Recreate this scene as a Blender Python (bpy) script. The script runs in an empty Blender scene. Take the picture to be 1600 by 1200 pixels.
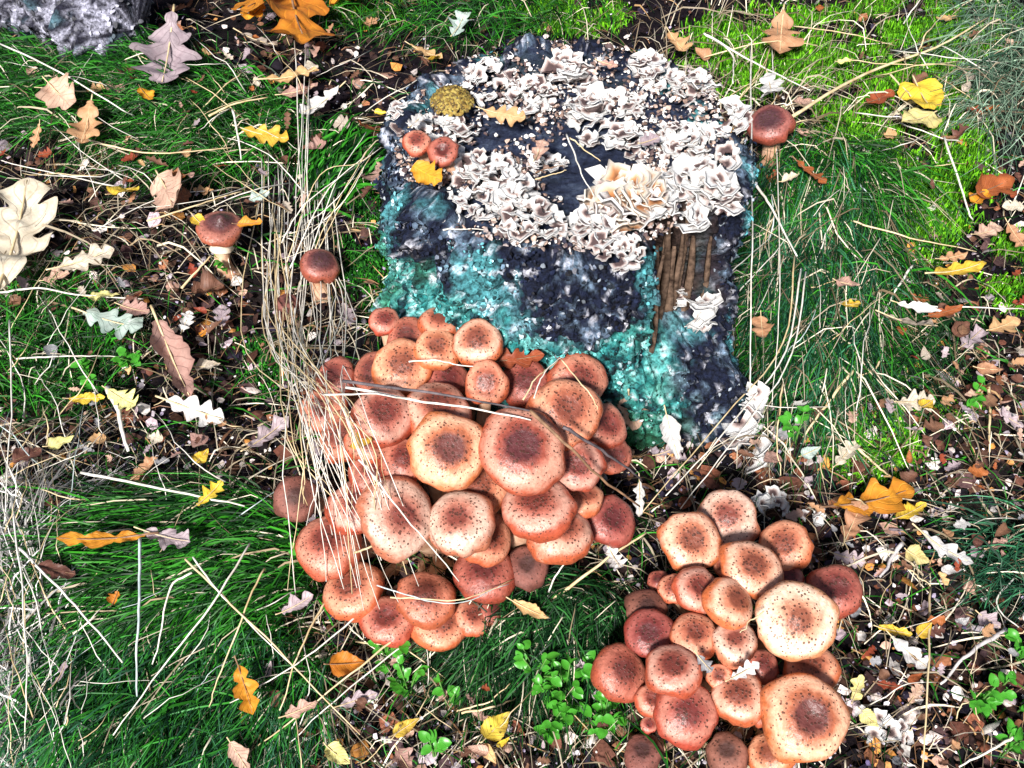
import bpy, math
import numpy as np
from mathutils import Vector, Matrix, Quaternion

scene = bpy.context.scene
col = scene.collection
R = math.radians
rng = np.random.default_rng(11)

# ------------------------------------------------------------------ camera
PITCH = R(50.0)
CAM = np.array([0.0, -0.771, 0.919])
FPX = 600.0 / math.tan(R(20.0))                 # focal length in pixels of the 1600x1200 photograph
cam_d = bpy.data.cameras.new('camera')
cam = bpy.data.objects.new('camera', cam_d); col.objects.link(cam)
cam.location = CAM; cam.rotation_euler = (R(90) - PITCH, 0, 0)
cam_d.sensor_fit = 'HORIZONTAL'; cam_d.sensor_width = 36.0
cam_d.lens = 36.0 * FPX / 1600.0
cam_d.clip_start = 0.01; cam_d.clip_end = 200
scene.camera = cam

# ------------------------------------------------------------------ world, sun, exposure
SUN_EL, SUN_AZ = R(43), R(198)                   # azimuth measured from +Y clockwise: light from behind the camera, a little left
world = bpy.data.worlds.new('World'); scene.world = world; world.use_nodes = True
nt = world.node_tree
bg = nt.nodes['Background']
sky = nt.nodes.new('ShaderNodeTexSky'); sky.sky_type = 'NISHITA'; sky.sun_disc = False
sky.sun_elevation = SUN_EL; sky.sun_rotation = SUN_AZ
sky.air_density = 1.0; sky.dust_density = 2.0
nt.links.new(sky.outputs[0], bg.inputs[0]); bg.inputs[1].default_value = 0.05
sun_d = bpy.data.lights.new('sun', 'SUN'); sun = bpy.data.objects.new('sun', sun_d); col.objects.link(sun)
sun_d.energy = 5.0; sun_d.angle = R(9); sun_d.color = (1.0, 0.965, 0.92)
sd = Vector((math.sin(SUN_AZ) * math.cos(SUN_EL), math.cos(SUN_AZ) * math.cos(SUN_EL), math.sin(SUN_EL)))
sun.rotation_euler = sd.to_track_quat('Z', 'Y').to_euler(); sun.location = sd * 5
scene.view_settings.view_transform = 'Standard'; scene.view_settings.look = 'None'
scene.view_settings.exposure = 0.66; scene.view_settings.gamma = 1.0
scene.render.engine = 'CYCLES'

# ------------------------------------------------------------------ numeric helpers
def _h(i, j, k):
    n = (i * 374761393 + j * 668265263 + k * 2147483647 % 1000003 + k * 1274126177) & 0xffffffff
    n = ((n ^ (n >> 13)) * 1274126177) & 0xffffffff
    n = n ^ (n >> 16)
    return (n & 0xffffff) / float(0xffffff)
def vnoise(x, y, z=0.0):
    x, y, z = np.broadcast_arrays(np.asarray(x, float), np.asarray(y, float), np.asarray(z, float))
    i, j, k = (np.floor(a).astype(np.int64) for a in (x, y, z))
    fx, fy, fz = x - i, y - j, z - k
    s = lambda t: t * t * (3 - 2 * t)
    fx, fy, fz = s(fx), s(fy), s(fz)
    r = 0
    for a in (0, 1):
        for b in (0, 1):
            for c in (0, 1):
                r = r + _h(i + a, j + b, k + c) * (fx if a else 1 - fx) * (fy if b else 1 - fy) * (fz if c else 1 - fz)
    return r * 2 - 1
def fbm(x, y, z=0.0, o=4):
    r, a, f = 0, 0.5, 1.0
    for q in range(o):
        r = r + a * vnoise(x * f + q * 17.3, y * f - q * 9.1, np.asarray(z) * f + q * 5.7); a *= .5; f *= 2.03
    return r
FWD = np.array([0, math.cos(PITCH), -math.sin(PITCH)]); UP = np.array([0, math.sin(PITCH), math.cos(PITCH)]); RIGHT = np.array([1.0, 0, 0])
def ray(px, py):
    px = np.asarray(px, float); py = np.asarray(py, float)
    return FWD + ((px - 800) / FPX)[..., None] * RIGHT - ((py - 600) / FPX)[..., None] * UP
def at(px, py, z):
    d = ray(px, py); t = (np.asarray(z) - CAM[2]) / d[..., 2]
    return CAM + d * t[..., None]
STC = np.array([0.049, 0.055]); STR = 0.172; STH = 0.30
def g(x, y):
    x = np.asarray(x, float); y = np.asarray(y, float)
    z = .016 * vnoise(x * 5 + 3, y * 5) + .010 * vnoise(x * 14, y * 14 + 5) + .004 * vnoise(x * 40, y * 40)
    rr = np.hypot(x - STC[0], y - STC[1])
    z = z + .03 * np.exp(-((rr - .17) / .07) ** 2)
    for (mx, my, mr, mh) in MOUNDS:
        z = z + mh * np.exp(-((x - mx) ** 2 + (y - my) ** 2) / mr ** 2)
    return z
MOUNDS = []
for (px, py, r_, h_) in ((420, 850, .12, .035), (1330, 330, .16, .03), (250, 130, .18, .03), (1480, 120, .2, .03), (60, 950, .12, .02), (850, 1010, .08, .02)):
    p = at(px, py, 0.0); MOUNDS.append((p[0], p[1], r_, h_))
def atg(px, py, dz=0.0):
    z = np.zeros(np.shape(px))
    for _ in range(6):
        p = at(px, py, z); z = g(p[..., 0], p[..., 1]) + dz
    return at(px, py, z)
def depth(p): return float(np.dot(np.asarray(p) - CAM, FWD))

# ------------------------------------------------------------------ object helpers
def link(o, parent=None):
    col.objects.link(o)
    if parent: o.parent = parent
    return o
def tag(o, label=None, cat=None, group=None, kind=None):
    if label: o['label'] = label
    if cat: o['category'] = cat
    if group: o['group'] = group
    if kind: o['kind'] = kind
    return o
def empty(name, loc):
    o = bpy.data.objects.new(name, None); o.empty_display_size = .01; o.location = tuple(loc); return link(o)
def npmesh(name, V, faces, smooth=True, cols=None, rad=None, uv=None):
    """faces: list of integer arrays (n,k)."""
    me = bpy.data.meshes.new(name)
    V = np.ascontiguousarray(V, dtype=np.float32)
    if not isinstance(faces, (list, tuple)): faces = [faces]
    faces = [np.asarray(f, dtype=np.int32) for f in faces if len(f)]
    nl = sum(f.size for f in faces); npoly = sum(len(f) for f in faces)
    me.vertices.add(len(V)); me.vertices.foreach_set('co', V.ravel())
    me.loops.add(nl); lv = np.concatenate([f.ravel() for f in faces]); me.loops.foreach_set('vertex_index', lv)
    st = []; o = 0
    for f in faces:
        st.append(o + np.arange(len(f), dtype=np.int32) * f.shape[1]); o += f.size
    me.polygons.add(npoly); me.polygons.foreach_set('loop_start', np.concatenate(st).astype(np.int32))
    me.update(calc_edges=True)
    if smooth: me.polygons.foreach_set('use_smooth', np.ones(npoly, dtype=bool))
    if cols is not None:
        a = me.color_attributes.new('Col', 'FLOAT_COLOR', 'POINT')
        c = np.ones((len(V), 4), np.float32); c[:, :3] = np.clip(cols, 0, 1); a.data.foreach_set('color', c.ravel())
    if rad is not None:
        a = me.attributes.new('rad', 'FLOAT', 'POINT'); a.data.foreach_set('value', np.asarray(rad, np.float32))
    if uv is not None:
        l = me.uv_layers.new(name='UVMap'); l.data.foreach_set('uv', np.asarray(uv, np.float32)[lv].ravel())
    me.validate()
    return me
def obj(name, me, mat, parent=None):
    o = bpy.data.objects.new(name, me)
    if mat and not me.materials: me.materials.append(mat)
    return link(o, parent)
def grid_faces(n, m, wrap=False, off=0):
    """n rows of m vertices."""
    i = np.arange(n - 1)[:, None]; j = np.arange(m if wrap else m - 1)[None, :]; j2 = (j + 1) % m
    return (off + np.stack([i * m + j, i * m + j2, (i + 1) * m + j2, (i + 1) * m + j], -1)).reshape(-1, 4)

# ------------------------------------------------------------------ materials
def newmat(name):
    m = bpy.data.materials.new(name); m.use_nodes = True
    return m, m.node_tree.nodes, m.node_tree.links, m.node_tree.nodes['Principled BSDF']
def ramp(N, stops):
    r = N.new('ShaderNodeValToRGB'); e = r.color_ramp.elements
    while len(e) < len(stops): e.new(.5)
    for q, (p, c) in enumerate(stops): e[q].position = p; e[q].color = (*c, 1)
    return r
def math_n(N, L, op, a, b=None, clamp=False):
    m = N.new('ShaderNodeMath'); m.operation = op; m.use_clamp = clamp
    for q, v in enumerate((a, b)):
        if v is None: continue
        if isinstance(v, (int, float)): m.inputs[q].default_value = v
        else: L.new(v, m.inputs[q])
    return m.outputs[0]
def mixc(N, L, f, a, b, mode='MIX'):
    m = N.new('ShaderNodeMix'); m.data_type = 'RGBA'; m.blend_type = mode
    for q, v in ((0, f), (6, a), (7, b)):
        if isinstance(v, (int, float)): m.inputs[q].default_value = v
        elif isinstance(v, tuple): m.inputs[q].default_value = (*v, 1)
        else: L.new(v, m.inputs[q])
    return m.outputs[2]
def noise_n(N, L, scale, detail=4, coord='Object', rough=.6):
    t = N.new('ShaderNodeTexCoord'); n = N.new('ShaderNodeTexNoise'); n.inputs['Scale'].default_value = scale
    n.inputs['Detail'].default_value = detail; n.inputs['Roughness'].default_value = rough
    L.new(t.outputs[coord], n.inputs['Vector']); return n
def bump_n(N, L, b, h, strength, dist):
    q = N.new('ShaderNodeBump'); q.inputs['Strength'].default_value = strength; q.inputs['Distance'].default_value = dist
    L.new(h, q.inputs['Height']); L.new(q.outputs[0], b.inputs['Normal'])
def attr_mat(name, rough=.75, spec=.3, nscale=0, namt=.4, bump=0, transl=0):
    m, N, L, b = newmat(name)
    a = N.new('ShaderNodeAttribute'); a.attribute_name = 'Col'
    c = a.outputs['Color']
    if nscale:
        n = noise_n(N, L, nscale)
        r = ramp(N, [(.3, (1 - namt,) * 3), (.7, (1 + namt,) * 3)])
        L.new(n.outputs[0], r.inputs[0]); c = mixc(N, L, 1.0, c, r.outputs[0], 'MULTIPLY')
        if bump: bump_n(N, L, b, n.outputs[0], .8, bump)
    L.new(c, b.inputs['Base Color']); b.inputs['Roughness'].default_value = rough; b.inputs['Specular IOR Level'].default_value = spec
    if transl:
        t = N.new('ShaderNodeBsdfTranslucent'); L.new(c, t.inputs[0]); mx = N.new('ShaderNodeMixShader'); mx.inputs[0].default_value = transl
        L.new(b.outputs[0], mx.inputs[1]); L.new(t.outputs[0], mx.inputs[2]); L.new(mx.outputs[0], N['Material Output'].inputs[0])
    return m
def plain_mat(name, c1, c2, scale, rough=.7, spec=.3, bump=0, transl=0):
    m, N, L, b = newmat(name)
    n = noise_n(N, L, scale); r = ramp(N, [(.32, c1), (.68, c2)]); L.new(n.outputs[0], r.inputs[0])
    L.new(r.outputs[0], b.inputs['Base Color']); b.inputs['Roughness'].default_value = rough; b.inputs['Specular IOR Level'].default_value = spec
    if bump: bump_n(N, L, b, n.outputs[0], .8, bump)
    if transl:
        t = N.new('ShaderNodeBsdfTranslucent'); L.new(r.outputs[0], t.inputs[0]); mx = N.new('ShaderNodeMixShader'); mx.inputs[0].default_value = transl
        L.new(b.outputs[0], mx.inputs[1]); L.new(t.outputs[0], mx.inputs[2]); L.new(mx.outputs[0], N['Material Output'].inputs[0])
    return m
def cap_mat(name, disc, mid, pale, rim, spots=.85, disc_w=.42, rough=.42):
    m, N, L, b = newmat(name)
    a = N.new('ShaderNodeAttribute'); a.attribute_name = 'rad'
    oi = N.new('ShaderNodeObjectInfo')
    n = noise_n(N, L, 45, 4)
    d = math_n(N, L, 'MULTIPLY', math_n(N, L, 'SUBTRACT', n.outputs[0], .5), .5)
    rad = math_n(N, L, 'ADD', a.outputs['Fac'], d)
    r = ramp(N, [(0.0, disc), (disc_w * .66, disc), (disc_w * 1.1, mid), (.72, pale), (.84, pale), (.98, rim)])
    L.new(rad, r.inputs[0])
    # slight hue and value differences between mushrooms
    hs = N.new('ShaderNodeHueSaturation'); L.new(r.outputs[0], hs.inputs['Color'])
    L.new(math_n(N, L, 'ADD', math_n(N, L, 'MULTIPLY', oi.outputs['Random'], .022), .484), hs.inputs['Hue'])
    L.new(math_n(N, L, 'ADD', math_n(N, L, 'MULTIPLY', oi.outputs['Random'], .34), .58), hs.inputs['Value']); hs.inputs['Saturation'].default_value = .97
    # dark scales on the cuticle
    tc = N.new('ShaderNodeTexCoord')
    vo = N.new('ShaderNodeTexVoronoi'); vo.inputs['Scale'].default_value = 390; vo.inputs['Randomness'].default_value = 1
    L.new(tc.outputs['Object'], vo.inputs['Vector'])
    wn = N.new('ShaderNodeTexWhiteNoise'); L.new(vo.outputs['Position'], wn.inputs['Vector'])
    size = math_n(N, L, 'MULTIPLY', wn.outputs['Value'], math_n(N, L, 'SUBTRACT', .66, math_n(N, L, 'MULTIPLY', a.outputs['Fac'], .30)))
    sp = math_n(N, L, 'MULTIPLY', math_n(N, L, 'SUBTRACT', size, vo.outputs['Distance']), 12.0, True)
    sp = math_n(N, L, 'MULTIPLY', sp, spots)
    n2 = noise_n(N, L, 260, 3)
    fine = ramp(N, [(.35, (.78, .74, .72)), (.65, (1.12, 1.1, 1.1))]); L.new(n2.outputs[0], fine.inputs[0])
    c = mixc(N, L, 1.0, hs.outputs[0], fine.outputs[0], 'MULTIPLY')
    c = mixc(N, L, sp, c, (.055, .02, .012))
    L.new(c, b.inputs['Base Color']); b.inputs['Roughness'].default_value = rough
    b.inputs['Specular IOR Level'].default_value = .45
    h = math_n(N, L, 'ADD', math_n(N, L, 'MULTIPLY', sp, .6), n2.outputs[0])
    bump_n(N, L, b, h, .5, .0016)
    return m
def leaf_mat(name, c1, c2, vein, edge, scale=70, rough=.55, spots=0.0):
    m, N, L, b = newmat(name)
    uv = N.new('ShaderNodeUVMap'); uv.uv_map = 'UVMap'; s = N.new('ShaderNodeSeparateXYZ'); L.new(uv.outputs[0], s.inputs[0])
    n = noise_n(N, L, scale, 5); oi = N.new('ShaderNodeObjectInfo')
    r = ramp(N, [(.3, c1), (.7, c2)]); L.new(n.outputs[0], r.inputs[0])
    av = math_n(N, L, 'ABSOLUTE', s.outputs[1])
    # side veins run forward from the midrib
    w = math_n(N, L, 'SINE', math_n(N, L, 'MULTIPLY', math_n(N, L, 'SUBTRACT', s.outputs[0], math_n(N, L, 'MULTIPLY', av, .22)), 50))
    vf = math_n(N, L, 'POWER', math_n(N, L, 'MAXIMUM', w, 0.0), 14)
    mid = math_n(N, L, 'LESS_THAN', av, .045)
    vf = math_n(N, L, 'MULTIPLY', math_n(N, L, 'MAXIMUM', vf, mid), .6)
    c = mixc(N, L, vf, r.outputs[0], vein)
    ed = math_n(N, L, 'POWER', av, 6); ed = math_n(N, L, 'MULTIPLY', ed, n.outputs[0])
    c = mixc(N, L, ed, c, edge)
    if spots:
        vo = N.new('ShaderNodeTexVoronoi'); vo.inputs['Scale'].default_value = 170; tc = N.new('ShaderNodeTexCoord'); L.new(tc.outputs['Object'], vo.inputs['Vector'])
        k = math_n(N, L, 'MULTIPLY', math_n(N, L, 'LESS_THAN', vo.outputs['Distance'], spots), .85); c = mixc(N, L, k, c, (.09, .05, .02))
    nb = noise_n(N, L, 34, 6, rough=.7); rb = ramp(N, [(.50, (0, 0, 0)), (.68, (.75, .75, .75))]); L.new(nb.outputs[0], rb.inputs[0]); c = mixc(N, L, rb.outputs[0], c, edge)
    hs = N.new('ShaderNodeHueSaturation'); L.new(c, hs.inputs['Color'])
    L.new(math_n(N, L, 'ADD', math_n(N, L, 'MULTIPLY', oi.outputs['Random'], .03), .485), hs.inputs['Hue'])
    L.new(math_n(N, L, 'ADD', math_n(N, L, 'MULTIPLY', oi.outputs['Random'], .45), .75), hs.inputs['Value'])
    c = hs.outputs[0]
    L.new(c, b.inputs['Base Color']); b.inputs['Roughness'].default_value = rough; b.inputs['Specular IOR Level'].default_value = .4
    bump_n(N, L, b, math_n(N, L, 'ADD', n.outputs[0], math_n(N, L, 'MULTIPLY', vf, .8)), .6, .0015)
    t = N.new('ShaderNodeBsdfTranslucent'); L.new(c, t.inputs[0]); mx = N.new('ShaderNodeMixShader'); mx.inputs[0].default_value = .2
    L.new(b.outputs[0], mx.inputs[1]); L.new(t.outputs[0], mx.inputs[2]); L.new(mx.outputs[0], N['Material Output'].inputs[0])
    return m

M = {}
M['cap_pale'] = cap_mat('cap_pale', (.24, .065, .035), (.56, .19, .10), (.90, .50, .34), (.62, .15, .04))
M['cap_mid'] = cap_mat('cap_mid', (.24, .06, .035), (.50, .15, .08), (.80, .34, .20), (.60, .13, .04))
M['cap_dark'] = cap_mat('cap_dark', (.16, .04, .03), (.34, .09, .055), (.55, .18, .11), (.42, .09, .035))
M['cap_bold'] = cap_mat('cap_bold', (.15, .04, .035), (.50, .14, .065), (.90, .47, .30), (.64, .16, .045), disc_w=.46)
M['cap_cream'] = cap_mat('cap_cream', (.30, .09, .05), (.68, .30, .18), (.98, .70, .52), (.74, .28, .12), disc_w=.36)
M['cap_withered'] = cap_mat('cap_withered', (.08, .03, .025), (.20, .07, .05), (.28, .10, .07), (.18, .06, .04), rough=.7)
M['cap_knob'] = cap_mat('cap_knob', (.10, .04, .045), (.20, .06, .05), (.42, .15, .11), (.40, .10, .05), disc_w=.55)
M['stem'] = plain_mat('stem', (.34, .16, .09), (.66, .44, .30), 60, .6, .3, .001)
M['gill'] = plain_mat('gill', (.55, .36, .22), (.78, .60, .42), 90, .7)
M['ring'] = plain_mat('ring', (.62, .50, .38), (.80, .70, .58), 120, .7)
M['straw_white'] = plain_mat('straw_white', (.56, .51, .43), (.92, .89, .82), 75, .45, .4)
M['straw_tan'] = plain_mat('straw_tan', (.50, .36, .18), (.80, .66, .42), 60, .5, .4)
M['straw_blue'] = plain_mat('straw_blue', (.26, .34, .34), (.70, .78, .78), 75, .45, .4)
M['twig_dark'] = plain_mat('twig_dark', (.03, .025, .03), (.16, .13, .14), 90, .6, .35, .001)
M['twig_brown'] = plain_mat('twig_brown', (.10, .05, .03), (.36, .21, .12), 90, .65, .3, .001)
M['twig_grey'] = plain_mat('twig_grey', (.30, .28, .30), (.66, .62, .60), 80, .65, .3, .001)
V_ = lambda c, k: tuple(min(1, x * k) for x in c)
LEAF = {'cream': ((.50, .40, .30), (.82, .74, .62)), 'white': ((.70, .66, .64), (.90, .88, .86)), 'lilac': ((.36, .27, .30), (.64, .53, .56)),
        'pink': ((.48, .27, .21), (.72, .48, .38)), 'tan': ((.50, .25, .11), (.74, .46, .25)), 'orange': ((.55, .18, .02), (.82, .36, .03)),
        'yellow': ((.78, .48, .03), (.90, .68, .10)), 'lemon': ((.80, .68, .22), (.92, .86, .42)), 'brown': ((.10, .045, .03), (.28, .13, .08)),
        'russet': ((.24, .05, .02), (.46, .12, .04)), 'mint': ((.36, .50, .44), (.68, .76, .70)), 'grey': ((.22, .22, .24), (.46, .46, .48))}
for k, (c1, c2) in LEAF.items():
    M['leaf_' + k] = leaf_mat('leaf_' + k, c1, c2, V_(c2, 1.15) if k in ('brown', 'russet', 'orange', 'tan') else V_(c1, .7), V_(c1, .55), spots=0)
M['leaf_spotted'] = leaf_mat('leaf_spotted', (.78, .58, .05), (.9, .74, .12), (.6, .4, .05), (.4, .2, .03), spots=.2)
M['green_leaf'] = plain_mat('green_leaf', (.025, .20, .012), (.12, .50, .05), 70, .35, .5, transl=.25)
M['green_stem'] = plain_mat('green_stem', (.06, .20, .03), (.16, .30, .08), 50, .5)
M['attr_grass'] = attr_mat('grass_blades', .5, .22)
M['attr_moss'] = attr_mat('moss_tips', .7, .15)
M['attr_litter'] = attr_mat('litter', .8, .12, 300, .5)
M['attr_bark'] = attr_mat('bark', .8, .2, 230, .85, .006)
M['attr_crust'] = attr_mat('crust', .8, .2, 400, .35)
m, N, L, b = newmat('cut_wood')
n1 = noise_n(N, L, 60, 7, rough=.75); r = ramp(N, [(.3, (.003, .005, .014)), (.5, (.018, .026, .060)), (.62, (.05, .07, .12)), (.75, (.14, .15, .19))]); L.new(n1.outputs[0], r.inputs[0])
tc = N.new('ShaderNodeTexCoord'); wv = N.new('ShaderNodeTexWave'); wv.wave_type = 'RINGS'; wv.rings_direction = 'Z'; wv.inputs['Scale'].default_value = 45; wv.inputs['Distortion'].default_value = 5; wv.inputs['Detail'].default_value = 4; L.new(tc.outputs['Object'], wv.inputs['Vector'])
n3 = noise_n(N, L, 14, 3); r3 = ramp(N, [(.52, (0, 0, 0)), (.7, (.6, .6, .6))]); L.new(n3.outputs[0], r3.inputs[0])
c = mixc(N, L, r3.outputs[0], r.outputs[0], (.03, .055, .035))
wr = ramp(N, [(0, (.85, .85, .85)), (.6, (1.08, 1.08, 1.08))]); L.new(wv.outputs[0], wr.inputs[0]); c = mixc(N, L, 1.0, c, wr.outputs[0], 'MULTIPLY')
L.new(c, b.inputs['Base Color']); b.inputs['Roughness'].default_value = .6; b.inputs['Specular IOR Level'].default_value = .25
bump_n(N, L, b, n1.outputs[0], 1.0, .008)
M['wood_top'] = m
M['wood_inner'] = plain_mat('split_wood', (.03, .017, .012), (.20, .13, .09), 110, .7, .2, .003)

# ground soil: dark humus with pale specks
m, N, L, b = newmat('soil')
n1 = noise_n(N, L, 55, 7, rough=.75); r = ramp(N, [(.30, (.004, .003, .006)), (.52, (.016, .011, .015)), (.68, (.045, .028, .030)), (.8, (.15, .11, .12))])
L.new(n1.outputs[0], r.inputs[0])
n2 = noise_n(N, L, 3.0, 4); r2 = ramp(N, [(.45, (.7, .7, .8)), (.7, (1.1, 1.3, .9))]); L.new(n2.outputs[0], r2.inputs[0])
L.new(mixc(N, L, 1.0, r.outputs[0], r2.outputs[0], 'MULTIPLY'), b.inputs['Base Color']); b.inputs['Roughness'].default_value = .95; b.inputs['Specular IOR Level'].default_value = .08
bump_n(N, L, b, n1.outputs[0], 1.0, .012)
M['soil'] = m

# ------------------------------------------------------------------ ground
def axis(c, lo, hi):
    a = np.linspace(-1, 1, 261); return c + np.sign(a) * (np.abs(a) * .75 + np.abs(a) ** 7 * (hi - .75))
gx = axis(0, -8, 8); gy = axis(.15, -8, 8)
X, Y = np.meshgrid(gx, gy); Z = g(X, Y)
gr = obj('ground', npmesh('ground', np.stack([X, Y, Z], -1).reshape(-1, 3), grid_faces(261, 261)), M['soil'])
tag(gr, 'dark woodland soil under leaf litter and grass', kind='structure')

# ------------------------------------------------------------------ stump
stump = empty('tree_stump', (STC[0], STC[1], 0.0))
tag(stump, 'weathered broad tree stump crusted with teal lichen and white fungus', 'stump')
NOTCH = math.atan2(-.115, .115)                                      # split in the front right of the stump
def ang(a, b): return (a - b + math.pi) % (2 * math.pi) - math.pi
def stump_r(th, z):
    ct, st = np.cos(th), np.sin(th)
    r = STR * (1 + .035 * vnoise(ct * 1.7 + 4, st * 1.7, 2.0) + .02 * vnoise(ct * 4, st * 4, 7.0))
    zz = np.clip(z / STH, 0, 1)
    r = r + .006 * (1 - zz) ** 3 + .085 * np.exp(-(ang(th, R(-36)) / .30) ** 2) * (1 - zz) ** 2.2 + .03 * np.exp(-(ang(th, R(170)) / .4) ** 2) * (1 - zz) ** 3
    bark = np.abs(fbm(th * 5.2, z * 7, .3, 4))                       # long vertical plates
    r = r + .014 * (0.35 - bark) * np.clip((STH + .005 - z) / .05, .25, 1) + .024 * fbm(ct * 7, st * 7, z * 34, 5) + .015 * fbm(ct * 26, st * 26, z * 130, 3)
    n = np.exp(-(ang(th, NOTCH) / .22) ** 4) * np.clip((z - .13) / .05, 0, 1)
    return r - .055 * n
def top_z(x, y):
    d = np.hypot(x - STC[0], y - STC[1]) / STR
    return STH - .012 * np.clip(1 - d, 0, 1) + .006 * fbm(x * 22, y * 22, 1.0, 4) + .008 * vnoise(x * 9, y * 9, 3)
NT, NZ = 560, 170
th = np.linspace(0, 2 * math.pi, NT, endpoint=False)
zs = np.linspace(-.04, STH, NZ)
TH, ZZ = np.meshgrid(th, zs)
RR = stump_r(TH, ZZ)
edge = np.clip((ZZ - (STH - .02)) / .02, 0, 1); RR = RR - .014 * edge ** 2
BX, BY = RR * np.cos(TH), RR * np.sin(TH)
rimh = .012 * vnoise(np.cos(TH) * 5, np.sin(TH) * 5, 9.0) * np.clip((ZZ - .2) / .1, 0, 1)
front_low = -.022 * np.exp(-(ang(TH, R(-70)) / .5) ** 2) * np.clip((ZZ - .2) / .1, 0, 1)
BZ = ZZ + rimh + front_low
# lip: three rings turning inward over the top edge
lipR = [RR[-1] * k for k in (.95, .90, .86)]; lipZ = [BZ[-1] + dz + .006 * vnoise(np.cos(th) * 14, np.sin(th) * 14, dz * 90) for dz in (.004, 0, -.014)]
V = np.stack([np.vstack([BX] + [r_ * np.cos(th) for r_ in lipR]), np.vstack([BY] + [r_ * np.sin(th) for r_ in lipR]), np.vstack([BZ] + lipZ)], -1)
TH2 = np.vstack([TH] + [th] * 3); Z2 = V[..., 2]
def zone_color(th_, z_, x, y):
    n1 = fbm(x * 16, y * 16, z_ * 16, 4); n2 = fbm(x * 55, y * 55, z_ * 55, 3); n3 = fbm(x * 130, y * 130, z_ * 130, 2)
    navy = np.array([.006, .009, .024]); grey = np.array([.13, .19, .27]); teal = np.array([.015, .15, .15]); pale = np.array([.17, .50, .48]); moss = np.array([.02, .11, .03])
    c = navy + (np.clip(n2 * 2.4 + n3 * 1.2 + .12, 0, 1)[..., None]) ** 2 * (grey - navy)
    deg = np.degrees(ang(th_, R(-90)))                               # 0 = straight at the camera, + to the right
    want = np.clip((.222 + .03 * np.exp(-((deg + 45) / 20) ** 2) - z_) / .035, -1.6, 1.0) + .35 * np.exp(-((deg + 48) / 18) ** 2) - 1.6 * np.clip((deg - 33) / 12, 0, 1) + n1 * 1.3 + .25
    want = want + .8 * np.exp(-((np.abs(deg) - 130) / 45) ** 2) * np.clip((z_ - .22) / .05, 0, 1)
    t = np.clip(want * 2.2 - .6, 0, 1)[..., None]
    tc = teal + np.clip(n3 * 1.6 + n2 + .2, 0, 1)[..., None] * (pale - teal)
    crack = np.clip((n2 + n3 * .8) * -3.2 - .25, 0, 1)[..., None]; tc = tc + crack * (np.array([.006, .02, .03]) - tc)
    grn = np.clip(fbm(x * 9 + 5, y * 9, z_ * 9, 3) * 3, 0, 1)[..., None]; tc = tc + grn * .6 * (np.array([.03, .16, .07]) * (1 + 1.5 * n3[..., None]) - tc)
    c = c + t * (tc - c)
    tl = np.clip(fbm(x * 26, y * 26, z_ * 9 + 3, 4) * 4 - .5, 0, 1)[..., None] * (1 - t); c = c + tl * .8 * (np.array([.07, .27, .30]) * (1 + n3[..., None]) - c)
    mo = np.clip((np.exp(-((deg - 22) / 22) ** 2) * np.clip(1.2 - z_ / .14, 0, 1) + np.exp(-((deg + 78) / 20) ** 2) * np.clip(1.3 - z_ / .22, 0, 1)) * 1.3 + n2 * .8 - .35, 0, 1)[..., None]
    c = c + mo * (moss * (1 + n3[..., None]) - c)
    k = np.clip((n3 - .24) * 7, 0, 1)[..., None] * .6
    return c + k * (np.array([.62, .62, .70]) - c)
cols = zone_color(TH2, Z2, V[..., 0], V[..., 1])
inn = (np.exp(-(ang(TH2, NOTCH + .01) / .26) ** 6) * np.clip((Z2 - .15) / .04, 0, 1))[..., None]
cols = cols + inn * (np.array([.034, .020, .016]) * (1 + .9 * fbm(TH2 * 40, Z2 * 6, 2.0, 3)[..., None]) - cols)
obj('bark', npmesh('stump_bark', V.reshape(-1, 3), grid_faces(NZ + 3, NT, True), cols=cols.reshape(-1, 3)), M['attr_bark'], stump)
# cut top
nr = 46
s_ = np.linspace(0.0, 1, nr)[:, None]
Rt = s_ * (RR[-1] * .90)[None]
Xt, Yt = Rt * np.cos(th), Rt * np.sin(th)
Zt = top_z(Xt + STC[0], Yt + STC[1]) - .004 + s_ ** 4 * (BZ[-1] - STH)
obj('cut_top', npmesh('stump_top', np.stack([Xt, Yt, Zt], -1).reshape(-1, 3), grid_faces(nr, NT, True)), M['wood_top'], stump)
# splinters of bare wood standing in the split
for q in range(12):
    a = NOTCH - .20 + q * .036 + rng.uniform(-.012, .012); r0 = max(float(stump_r(a, z_)) for z_ in (.17, .20, .23, .26)) + rng.uniform(-.004, .003); hgt = rng.uniform(.09, .15)
    u = np.linspace(0, 1, 9)[:, None]; sec = np.array([[-.0035, 0], [0, .004], [.0035, 0], [0, -.004]]) * rng.uniform(.9, 1.7)
    tx, ty = -math.sin(a), math.cos(a); rx, ry = math.cos(a), math.sin(a)
    tap = 1 - .55 * u ** 3; wob = .002 * np.sin(u * 7 + q)
    Vx = (r0 + sec[:, 1] * tap - .004 * u) * rx + (sec[:, 0] * tap + wob) * tx; Vy = (r0 + sec[:, 1] * tap - .004 * u) * ry + (sec[:, 0] * tap + wob) * ty
    Vz = .145 + u * hgt + 0 * Vx
    obj('wood_splinter', npmesh('wood_splinter', np.stack([Vx, Vy, Vz], -1).reshape(-1, 3), grid_faces(9, 4, True), smooth=False), M['wood_inner'], stump)

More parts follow.
